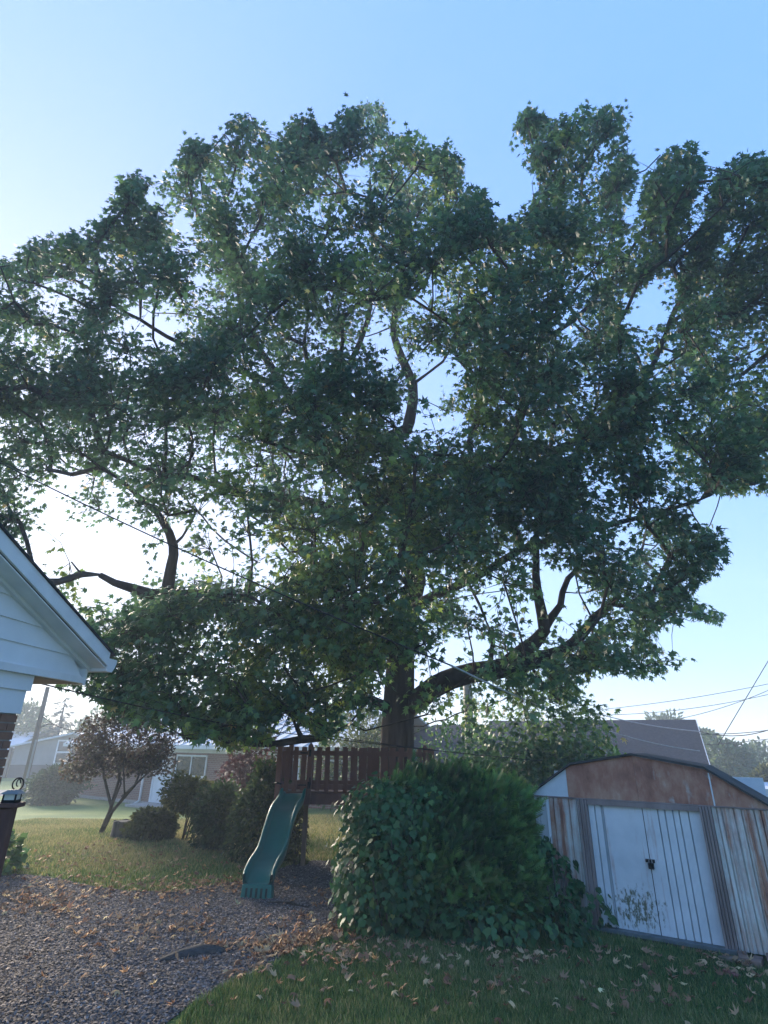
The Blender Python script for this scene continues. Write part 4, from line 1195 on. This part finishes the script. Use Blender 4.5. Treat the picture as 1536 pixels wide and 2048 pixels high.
def build_bushes():
    # dark rounded bush at the brick house corner
    b = ground(108, 1607); s = b.y/1.13/1091
    shrub('evergreen_bush', b, (0, 0, 32*s), (47*s, 40*s, 36*s), 5200, .16, M['shrub'], 'dark rounded evergreen bush at the left corner of the brick house', seed=3, tone=(.25, .2))
    # low rounded shrub by the stump
    b = ground(305, 1680); s = b.y/1.15/1091
    shrub('low_shrub', b, (0, 0, 26*s), (44*s, 36*s, 30*s), 3600, .10, M['azalea'], 'low rounded olive green shrub growing beside the tree stump', seed=4, tone=(.3, .2))
    b = ground(367, 1682); s = b.y/1.15/1091
    shrub('azalea_shrub', b, (.0, 0, 84*s), (50*s, 40*s, 34*s), 3600, .09, M['azalea'], 'flat topped olive shrub on thin bare stems between two rounder shrubs', seed=5, stems=7, tone=(.55, .25), zmin=.55)
    b = ground(432, 1702); s = b.y/1.155/1091
    shrub('boxwood_shrub', b, (0, 0, 54*s), (50*s, 44*s, 62*s), 6500, .085, M['shrub'], 'dense upright dark green shrub with small glossy leaves on the lawn', seed=6, tone=(.45, .2))
    b = ground(530, 1722); s = b.y/1.165/1091
    shrub('tall_shrub', b, (-5*s, 0, 78*s), (56*s, 46*s, 88*s), 8500, .085, M['shrub'], 'tallest brown green shrub standing right behind the green slide', seed=7, tone=(.55, .35))
    # wisps of shrub at the slide's right
    b = ground(592, 1728); s = b.y/1.165/1091
    shrub('slender_shrub', b, (0, 0, 50*s), (15*s, 14*s, 60*s), 800, .085, M['azalea'], 'slender light green shrub between the slide and the support post', seed=8, tone=(.8, .2))
    # maroon young maple by the house
    b = ground(486, 1660); s = b.y/1.15/1091
    t = shrub('maroon_maple', b, (0, 0, 110*s), (52*s, 40*s, 62*s), 1700, .13, M['maroon'], 'thin maroon leaved young maple in front of the brick wall', cat='tree', tv=STAR, tf=STAR_F, seed=9, stems=5, stem_top=1.0, shell=.3, zmin=.5)
    # leaves low at the deck
    b = ground(-14, 1748)
    shrub('deck_side_plant', b, (0, 0, .25), (.32, .3, .42), 420, .13, M['vine'], 'broad leaved green plant at the foot of the deck railing', tv=HEART, tf=HEART_F, seed=10, stems=4, tone=(.4, .25))
build_bushes()

def build_small_tree():
    b = ground(200, 1668); s = b.y/1.15/1091
    t = empty('bronze_leaved_tree', b, 0, 'small multi stemmed tree with bronze leaves left of the stump', 'tree')
    stems = [[(0,0),(12,-42),(-22,-105),(-38,-160)],[(0,0),(10,-40),(16,-100),(4,-190)],[(0,0),(14,-40),(48,-86),(62,-150)],[(8,-30),(40,-70),(30,-130),(45,-215)],[(10,-40),(22,-90),(-5,-150),(-30,-215)],[(30,-70),(70,-110),(95,-140)]]
    g = np.random.default_rng(21)
    for i, st in enumerate(stems):
        yo = g.uniform(-.5, .5)
        pts = [(x*s, yo*k/3, -z*s-.05*(k == 0)) for k, (x, z) in enumerate(st)]
        r0 = .058 if i < 3 else .032
        MB().tube(pts, list(np.linspace(r0, r0*.3, len(pts))), 7).build('trunk' if i == 0 else 'stem', M['twig'], t, smooth=True)
    P = []
    for (cx, cz, rx, rz, n) in [(-60,-120,42,30,900),(-25,-180,52,52,1700),(40,-150,56,48,1700),(85,-135,40,32,900),(10,-235,44,44,1300),(50,-215,46,40,1100),(-70,-165,34,28,500),(105,-170,30,30,420),(0,-130,60,30,1000)]:
        p, d = blob_points(n, (cx*s, g.uniform(-.35, .35), -cz*s), (rx*s, rx*s*.9, rz*s), shell=.25, seed=int(abs(cx*7+cz)))
        P.append(p)
    P = np.concatenate(P); N = len(P)
    ax = g.normal(size=(N, 3))*.7+[0, 0, -.4]; nr = g.normal(size=(N, 3))*.6+[0, 0, 1]
    o = link_mesh('foliage', leaves_mesh('foliage', P, ax, nr, g.uniform(.06, .115, N), np.stack([g.random(N), g.random(N)], 1), STAR, STAR_F), M['purple'], t); o['kind'] = 'stuff'
    # stump
    b = ground(241, 1676); s = b.y/1.15/1091
    t = empty('tree_stump', b, 0, 'weathered grey tree stump on the lawn beside the low shrub', 'stump')
    mb = MB(); R = 19*s; seg = 22
    for z, k in ((-.05, 1.18), (.06, 1.08), (.2, 1.0), (30*s, .97)):
        for a in range(seg):
            w = k*(1+.05*math.sin(a*1.9)+.03*math.sin(a*4.3)); th = 2*math.pi*a/seg
            mb.v.append((math.cos(th)*R*w, math.sin(th)*R*w, z+(0 if z < .3 else .02*math.sin(a*1.3))))
    for i in range(3):
        for a in range(seg): mb.f.append((i*seg+a, i*seg+(a+1) % seg, (i+1)*seg+(a+1) % seg, (i+1)*seg+a))
    mb.build('bark', M['wood_grey'], t)
    MB().tube([(0,0,30*s-.03), (0,0,30*s-.004)], [R*.95, R*.93], 22).build('cut_face', noise_mat('stump_cut', [(.3, (.10,.09,.075)), (.7, (.22,.20,.16))], scale=14, rough=.95), t)
build_small_tree()

# ------------------------------------------------------------------ big juniper with vine
def build_juniper():
    b = Vector((.82, 8.75, 0))
    t = empty('juniper_bush', b, 0, 'large dark green feathery juniper bush between the slide and the shed', 'bush')
    g = np.random.default_rng(31)
    P = []; D = []
    for c, r, n in [((.12,0,.75),(1.10,1.05,.82),8600),((.45,-.1,1.12),(.66,.7,.55),4600),((-.35,.05,1.0),(.6,.65,.55),2600),((.05,.1,1.25),(.9,.8,.42),4000),((.75,-.45,.5),(.5,.55,.5),2600)]:
        p, d = blob_points(n, c, r, shell=.6, lump=.25, seed=int(n)); P.append(p); D.append(d)
    for k in range(70):                      # leading shoots that break the outline
        a = g.uniform(-.7, 1.0); b_ = g.uniform(-.7, .4); z0 = 1.35*math.sqrt(max(.1, 1-(a/1.5)**2))+g.uniform(0, .2)
        d_ = np.array([a*.25+.35, b_*.2, .8])+g.normal(size=3)*.2; d_ /= np.linalg.norm(d_); L_ = g.uniform(.15, .38)
        q = np.array([a, b_, z0])+d_[None]*np.linspace(0, L_, 12)[:, None]+g.normal(size=(12, 3))*.018
        P.append(q); D.append(np.tile(d_, (12, 1)))
    P = np.concatenate(P); D = np.concatenate(D); N = len(P)
    ax = D*.8+np.array([.30, -.15, .55])+g.normal(size=(N, 3))*.5
    nr = D+g.normal(size=(N, 3))*.6
    cl = g.uniform(-1.2, 1.2, (40, 3)); q = np.linalg.norm(P[:, None]-np.array([0, 0, .8])-cl[None], axis=2); lab = np.argmin(q, 1); ct = g.uniform(.05, .85, 40)[lab]
    tn = np.clip(ct+g.normal(size=N)*.12, 0, .95); tn[g.random(N) < .03] = 1
    sz = g.uniform(.12, .25, N)
    px, py, w = project(P+np.array(b)); vis = (D[:, 1] < -.2)
    big = np.argsort(-(np.where(vis, 1, .2)*sz/w))[:200]; rest = np.ones(N, bool); rest[big] = False
    tone = np.stack([tn, g.random(N)], 1)
    o = link_mesh('foliage', leaves_mesh('foliage', P[rest], ax[rest], nr[rest], sz[rest], tone[rest], FROND, FROND_F, tip=.7), M['juniper'], t); o['kind'] = 'stuff'
    single_leaves('spray', P[big], ax[big], nr[big], sz[big], tone[big], FROND, FROND_F, M['juniper'], t)
    for k in range(12):
        q = np.array([g.uniform(-.9, 1.0), g.uniform(-.7, .5), g.uniform(.9, 1.5)])
        MB().tube([(g.uniform(-.15,.15), g.uniform(-.15,.15), -.05), q*[.5,.5,.55], q], [.04, .028, .01], 6).build('branch', M['twig'], t, smooth=True)
    # spikes of new growth on top and right
    def vine(name, base, blobs, label, size, seed, parts, tone0):
        t = empty(name, base, 0, label, 'vine')
        g = np.random.default_rng(seed); P = []; D = []
        for c, r, n in blobs:
            p, d = blob_points(n, c, r, shell=.85, lump=.2, seed=seed+int(n)); P.append(p); D.append(d)
        P = np.concatenate(P); D = np.concatenate(D); keep = D[:, 1] < .5; P = P[keep]; D = D[keep]; N = len(P)
        ax = D*.5+g.normal(size=(N, 3))*.35+[0, -.1, -.8]; nr = D*1.0+g.normal(size=(N, 3))*.35+[0, -.2, .5]
        sz = g.uniform(.6, 1.35, N)*size
        tn = np.stack([np.clip(tone0+g.normal(size=N)*.2, 0, 1), g.random(N)], 1)
        px, py, w = project(P+np.array(base)); big = np.argsort(-(np.where(D[:, 1] < 0, 1, .3)*sz/w))[:parts]; rest = np.ones(N, bool); rest[big] = False
        o = link_mesh('foliage', leaves_mesh('foliage', P[rest], ax[rest], nr[rest], sz[rest], tn[rest], HEART, HEART_F), M['vine'], t); o['kind'] = 'stuff'
        single_leaves('leaf', P[big], ax[big], nr[big], sz[big], tn[big], HEART, HEART_F, M['vine'], t)
        for k in range(6):
            c, r, n = blobs[k % len(blobs)]
            q = np.array(c)+[g.uniform(-.5, .5)*r[0], -r[1]*.9, g.uniform(-.2, .6)*r[2]]
            MB().tube([(q[0]*.6, q[1]*.7, -.03), (q[0]*.8, q[1]*.95, q[2]*.5), q], [.012, .010, .006], 5).build('stem', M['twig'], t, smooth=True)
    vine('creeper_vine', Vector((.30, 8.55, 0)), [((-.06,-.16,.75),(.80,.92,.84),3000),((-.14,-.12,1.2),(.62,.74,.44),1700),((.3,-.1,1.36),(.5,.65,.30),800),((-.2,-.28,.35),(.66,.72,.42),1400)],
         'broad leaved creeper covering the left side of the juniper bush', .078, 41, 260, .40)
    vine('creeper_vine', Vector((1.30, 7.62, 0)), [((.1,.1,.12),(.85,.36,.30),900),((-.35,.2,.12),(.4,.3,.25),350)],
         'low broad leaved creeper spreading on the grass at the foot of the juniper', .085, 42, 120, .42)
    vine('creeper_vine', Vector((2.22, 8.12, 0)), [((0,.1,.42),(.30,.25,.52),260),((.22,.0,.2),(.42,.25,.26),240),((-.12,.05,.8),(.16,.2,.22),70)],
         'creeper climbing the pale front wall of the rusty shed', .095, 43, 120, .38)
build_juniper()

def build_mid_trees():
    # dense mass between trunk and shed
    shrub('dark_leafy_shrub', Vector((2.75, 12.0, 0)), (0, 0, 1.0), (2.3, 1.2, 1.3), 6000, .15, M['sweetgum_leaf'], 'wide dark leafy shrub filling the gap between trunk and shed', tv=STAR, tf=STAR_F, seed=51, tone=(.35, .2), droop=.8)
    c = at_y(1090, 1352, 12.4)
    shrub('weeping_tree', Vector((c.x, 12.4, 0)), (.05, 0, 1.7), (1.30, 1.0, c.z-1.75), 4600, .15, M['sweetgum_leaf'], 'drooping tree with hanging leaves behind the left end of the shed', cat='tree', tv=STAR, tf=STAR_F, seed=52, tone=(.5, .2), droop=1.2, stems=5, stem_top=.9)
    c = at_y(905, 1470, 15.5)
    shrub('light_green_shrub', Vector((c.x+.1, 15.5, 0)), (0, 0, 1.1), (.95, .8, 1.45), 2600, .12, M['vine'], 'light green shrub right of the big trunk behind the picket rail', seed=53, tone=(.6, .2))
    c = at_y(725, 1425, 21)
    shrub('sunlit_garden_tree', Vector((c.x, 21, 0)), (0, 0, 1.9), (1.5, 1.2, 1.6), 2600, .17, M['far_leaf'], 'yellow green garden tree left of the big trunk behind the platform', cat='tree', seed=54, tone=(.85, .2))  # pale light on this foliage is put into a lighter leaf tone
    # far right trees
    for (px, top, bot, w, y, lb, sd) in [(1445,1478,1545,50,38,'rounded tree beyond the right edge of the grey garage roof',61),(1512,1488,1575,44,44,'pale hazy tree at the far right beyond the shed',62),(1535,1540,1590,22,30,'yellowish bush at the far right beside the pale roofed outbuilding',63),(1400,1460,1520,30,48,'small far tree showing behind the garage roof edge',64),(1330,1432,1460,34,55,'far tree top peeping above the garage ridge',65)]:
        a = at_y(px, top, y); s = y/1.09/1091; gz = -.4
        h = a.z-gz
        shrub('background_tree', Vector((a.x, y, gz)), (0, 0, h-w*s*1.0), (w*s*1.15, w*s, w*s*1.05), 2200, .34, M['far_leaf'] if sd != 63 else M['azalea'], lb, cat='tree', seed=sd, tone=(.45, .2), group='trees beyond the shed', stems=3, stem_top=.2)
    # far left trees
    for (px, top, w, y, lb, sd) in [(40,1395,60,52,'hazy broad tree behind the metal barn left of the pole',71),(185,1455,44,56,'dim rounded tree right of the spruce behind the brick house',72),(85,1440,36,60,'low hazy tree between the pole and the spruce',73)]:
        a = at_y(px, top, y); s = y/1.07/1091; gz = -.6; h = a.z-gz
        shrub('background_tree', Vector((a.x, y, gz)), (0, 0, h-w*s*1.15), (w*s, w*s, w*s*1.2), 3000, .42, M['far_leaf'], lb, cat='tree', seed=sd, tone=(.4, .2), group='trees behind the barn', stems=3, stem_top=.2)
    # spruce
    y = 50; a = at_y(132, 1396, y); gz = -.6; H = a.z-gz
    t = empty('spruce_tree', Vector((a.x, y, gz)), 0, 'hazy pointed spruce tree standing behind the metal barn', 'tree')
    MB().tube([(0,0,0),(0,0,H)], [.25,.03], 8).build('trunk', M['twig'], t)
    g = np.random.default_rng(75); P = []; AX = []
    for k in range(150):
        f = g.random()**.7; z = H*(1-f); L = .25+f*2.7*g.uniform(.75, 1.1); th = g.uniform(0, 6.28)
        m_ = max(4, int(L*9))
        s = np.linspace(.1, 1, m_)
        P.append(np.stack([np.cos(th)*L*s, np.sin(th)*L*s, z-.25*L*s+.18*L*s*s], 1)+g.normal(size=(m_, 3))*.05); AX.append(np.tile([math.cos(th), math.sin(th), -.3], (m_, 1)))
    P = np.concatenate(P); AX = np.concatenate(AX)+g.normal(size=(len(P), 3))*.3; N = len(P)
    o = link_mesh('foliage', leaves_mesh('foliage', P, AX, g.normal(size=(N, 3))*.4+[0, 0, 1], g.uniform(.4, .7, N), np.stack([g.random(N), g.random(N)], 1), FROND, FROND_F), M['spruce'], t); o['kind'] = 'stuff'
build_mid_trees()

# ------------------------------------------------------------------ grass, gravel, fallen leaves
def build_grass():
    n1, n2 = 230000, 170000
    def pts(n, x0, x1, y0, y1):
        return rng.uniform(x0, x1, n), rng.uniform(y0, y1, n)
    x, y = pts(n1, -1.6, 4.2, 3.6, 8.9); h = rng.uniform(.03, .075, n1); wd = rng.uniform(.006, .011, n1)
    x2, y2 = pts(n2, -11, 2, 9.6, 20); h2 = rng.uniform(.04, .08, n2); wd2 = rng.uniform(.012, .022, n2)
    x = np.concatenate([x, x2]); y = np.concatenate([y, y2]); h = np.concatenate([h, h2]); wd = np.concatenate([wd, wd2])
    P = np.stack([x, y, terrain_v(x, y)], 1)
    px, py, w = project(P)
    c, s = math.cos(-SHED_RZ), math.sin(-SHED_RZ)
    lx = (x-SHED_O.x)*c-(y-SHED_O.y)*s; ly = (x-SHED_O.x)*s+(y-SHED_O.y)*c
    shed_in = (lx > -.02) & (lx < 2.75) & (ly > -.10) & (ly < 1.4)
    edge = rng.random(len(x))
    ok = (px > -40) & (px < 1580) & (py < 2090) & ~in_bed(x, y) & ~shed_in
    # thinner under the bush
    ok &= ~(np.hypot((x-.82)/1.25, (y-8.7)/1.1) < 1)
    x, y, h, wd, P = x[ok], y[ok], h[ok], wd[ok], P[ok]; N = len(x)
    th = rng.uniform(0, 6.28, N); lean = rng.uniform(.1, .8, N)*h; la = rng.uniform(0, 6.28, N)
    dx, dy = np.cos(th)*wd/2, np.sin(th)*wd/2
    V = np.stack([P-np.stack([dx, dy, np.zeros(N)], 1), P+np.stack([dx, dy, np.zeros(N)], 1), P+np.stack([np.cos(la)*lean, np.sin(la)*lean, h], 1)], 1).reshape(-1, 3)
    pat = .42+.22*np.sin(x*1.3+1.7*np.sin(y*.9))*np.sin(y*1.1+x*.5)+.16*np.sin(x*7+3*np.sin(y*5))*np.sin(y*9+2*np.sin(x*6))+.16*np.clip(y-9, 0, 4)/1.5  # blades farther off toned lighter: open-sky light put into their colour
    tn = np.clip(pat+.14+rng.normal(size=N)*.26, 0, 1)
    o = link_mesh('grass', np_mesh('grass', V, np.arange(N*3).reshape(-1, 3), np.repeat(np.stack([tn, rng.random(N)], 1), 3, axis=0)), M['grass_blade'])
    tag(o, 'short green lawn grass blades', 'grass', kind='stuff')
build_grass()

def build_chips():
    n = 210000
    x = rng.uniform(-7.5, 1.2, n); y = rng.uniform(3.5, 13, n)
    P = np.stack([x, y, np.zeros(n)], 1); px, py, w = project(P)
    near = np.clip(1.25-(y-4)/9, .25, 1)
    ok = in_bed(x, y) & (px > -40) & (px < 900) & (py < 2090) & (rng.random(n) < near)
    x, y = x[ok], y[ok]; N = len(x)
    tv = np.array([(1,0,0),(0,1,0),(-1,0,0),(0,-1,0),(.1,.1,1),(-.1,0,-.6)], float); tf = np.array([(0,1,4),(1,2,4),(2,3,4),(3,0,4)])
    th = rng.uniform(0, 6.28, N); s = rng.uniform(.006, .0145, N)
    ax = np.stack([np.cos(th), np.sin(th), rng.normal(size=N)*.3], 1)
    pos = np.stack([x, y, .007+s*.35], 1)
    tvs = tv*np.array([1, 1.7, .8])
    tn = np.stack([np.clip(rng.normal(.45, .25, N), 0, 1), rng.random(N)], 1)
    nr = np.stack([rng.normal(size=N)*.35, rng.normal(size=N)*.35, np.ones(N)], 1)
    o = link_mesh('gravel_chips', leaves_mesh('gravel_chips', pos, ax, nr, s, tn, tvs, tf), M['chip'])
    tag(o, 'loose dark grey chips covering the play bed', 'gravel', kind='stuff')
build_chips()

def build_fallen():
    P = []
    def cl(px0, py0, px1, py1, n, sx, sy):
        for k in range(n):
            s = rng.random(); P.append((px0+(px1-px0)*s+rng.normal()*sx, py0+(py1-py0)*s+rng.normal()*sy))
    # along the far edge of the bed
    cl(0, 1760, 330, 1785, 110, 20, 9); cl(330, 1785, 560, 1765, 190, 16, 9); cl(150, 1740, 500, 1745, 70, 40, 18); cl(0, 1815, 140, 1812, 130, 30, 14); cl(0, 1790, 330, 1800, 90, 40, 12)
    # on the lawn
    cl(40, 1720, 480, 1725, 110, 50, 16); cl(80, 1695, 400, 1695, 40, 50, 12)
    # scattered on the bed
    cl(180, 1850, 450, 1850, 120, 60, 22); cl(120, 1900, 450, 1880, 40, 60, 25); cl(560, 1845, 640, 1840, 40, 25, 9); cl(620, 1800, 690, 1790, 45, 25, 14); cl(50, 1960, 400, 1960, 26, 90, 45)
    # the pile along the lawn edge
    cl(505, 1915, 600, 1885, 150, 14, 11); cl(590, 1890, 700, 1862, 170, 16, 9); cl(430, 1900, 520, 1890, 50, 25, 6); cl(470, 1960, 540, 1930, 24, 15, 8); cl(600, 1905, 720, 1900, 90, 35, 22)
    # front lawn
    cl(560, 1960, 1500, 1960, 120, 60, 36); cl(650, 1915, 900, 1915, 70, 60, 14); cl(930, 1930, 1160, 1915, 60, 50, 12); cl(1250, 1915, 1500, 1940, 26, 40, 14); cl(1470, 1950, 1530, 1960, 30, 25, 12); cl(500, 2010, 1530, 2010, 55, 40, 22)
    px = np.array([p[0] for p in P]); py = np.array([p[1] for p in P])
    W = [ground(a, b) for a, b in P]; W = np.array([[w.x, w.y, w.z] for w in W])
    ok = (py > 1675) & (py < 2075); W = W[ok]; N = len(W)
    th = rng.uniform(0, 6.28, N)
    ax = np.stack([np.cos(th), np.sin(th), rng.normal(size=N)*.25], 1); nr = np.stack([rng.normal(size=N)*.5, rng.normal(size=N)*.5, np.ones(N)], 1)
    bed = in_bed(W[:, 0], W[:, 1])
    W[:, 2] += np.where(bed, .025, .05)+rng.uniform(0, .02, N)
    sz = rng.uniform(.05, .118, N); tone = np.stack([np.clip(rng.normal(.45, .24, N), 0, 1), rng.random(N)], 1)
    c2, c2f = star_template(.42); c3, c3f = star_template(-.5)
    ppx, ppy, w = project(W); score = np.where((ppx > 0) & (ppx < 1536) & (ppy < 2048), sz/w, 0)
    big = np.argsort(-score)[:300]; rest = np.ones(N, bool); rest[big] = False
    h = rng.random(N) < .5
    for nm, sel, tv, tf in (('fallen_leaves', rest & h, c2, c2f), ('fallen_leaves', rest & ~h, c3, c3f)):
        o = link_mesh(nm, leaves_mesh(nm, W[sel], ax[sel], nr[sel], sz[sel], tone[sel], tv, tf), M['fallen'])
        tag(o, 'scattered dry fallen leaves on bed and lawn', 'leaf litter', kind='stuff')
    for sel, tv, tf in ((big[h[big]], c2, c2f), (big[~h[big]], c3, c3f)):
        objs = single_leaves('fallen_leaf', W[sel], ax[sel], nr[sel], sz[sel], tone[sel], tv, tf, M['fallen'], None)
        for o, i in zip(objs, sel):
            tn = tone[i, 0]; col = 'dark brown' if tn < .22 else 'brown' if tn < .5 else 'tan' if tn < .75 else 'pale yellow'
            q = Vector((W[i, 0], W[i, 1])); marks = [('near the slide foot', (-1.8, 9.4), .9), ('by the juniper bush', (.7, 7.5), .75), ('before the shed doors', (3.1, 7.4), .7), ('beside the loose bricks', (3.95, 6.85), .6), ('by the low creeper', (1.5, 7.15), .6)]
            near = [nm for nm, xy, r in marks if (q-Vector(xy)).length < r]
            where = ('the gravel bed' if bed[i] else 'the front lawn')+(' '+near[0] if near else '')
            tag(o, 'curled %s fallen leaf lying on %s' % (col, where), 'leaf', '%s fallen leaves on %s' % (col, where))
    # sticks and a dark heap on the bed
    a = ground(535, 1808); b = ground(618, 1818)
    o = MB().tube([a+Vector((0,0,.02)), a.lerp(b, .4)+Vector((0,.06,.03)), b+Vector((0,0,.02))], [.012,.014,.008], 6).build('fallen_stick', M['twig'], smooth=True)
    tag(o, 'thin dark stick lying on the gravel near the slide foot', 'stick')
    a = ground(320, 1925); b = ground(400, 1908); c = ground(455, 1905)
    mb = MB(); pts = [a, a.lerp(b, .5), b, b.lerp(c, .5), c]
    mb.tube([p+Vector((0, 0, .02)) for p in pts], [.02, .06, .085, .06, .02], 9, squash=.5)
    mb.v = [(x+random.uniform(-.015, .015), y+random.uniform(-.015, .015), max(.002, z+random.uniform(-.012, .012))) for x, y, z in mb.v]
    o = mb.build('gravel_heap', plain('dark_fabric_scrap', (.06,.06,.058), rough=.95, var=.4, scale=25), smooth=True)
    tag(o, 'crumpled dark scrap of ground fabric poking through the gravel', 'fabric scrap')
    o.name = 'fabric_scrap'
build_fallen()

# ------------------------------------------------------------------ haze in the evening air
def build_haze():
    o = MB().box(-60, 60, -6, 75, -3, 24).build('haze', None)
    mt = bpy.data.materials.new('haze_air'); mt.use_nodes = True
    N = mt.node_tree.nodes; N.clear()
    out = N.new('ShaderNodeOutputMaterial'); v = N.new('ShaderNodeVolumePrincipled')
    v.inputs['Color'].default_value = (.80, .90, 1.0, 1)
    v.inputs['Density'].default_value = .004
    v.inputs['Anisotropy'].default_value = .2
    mt.node_tree.links.new(v.outputs[0], out.inputs['Volume'])
    o.data.materials.append(mt)
    o['kind'] = 'stuff'; o['label'] = 'thin pale evening haze in the air'
build_haze()
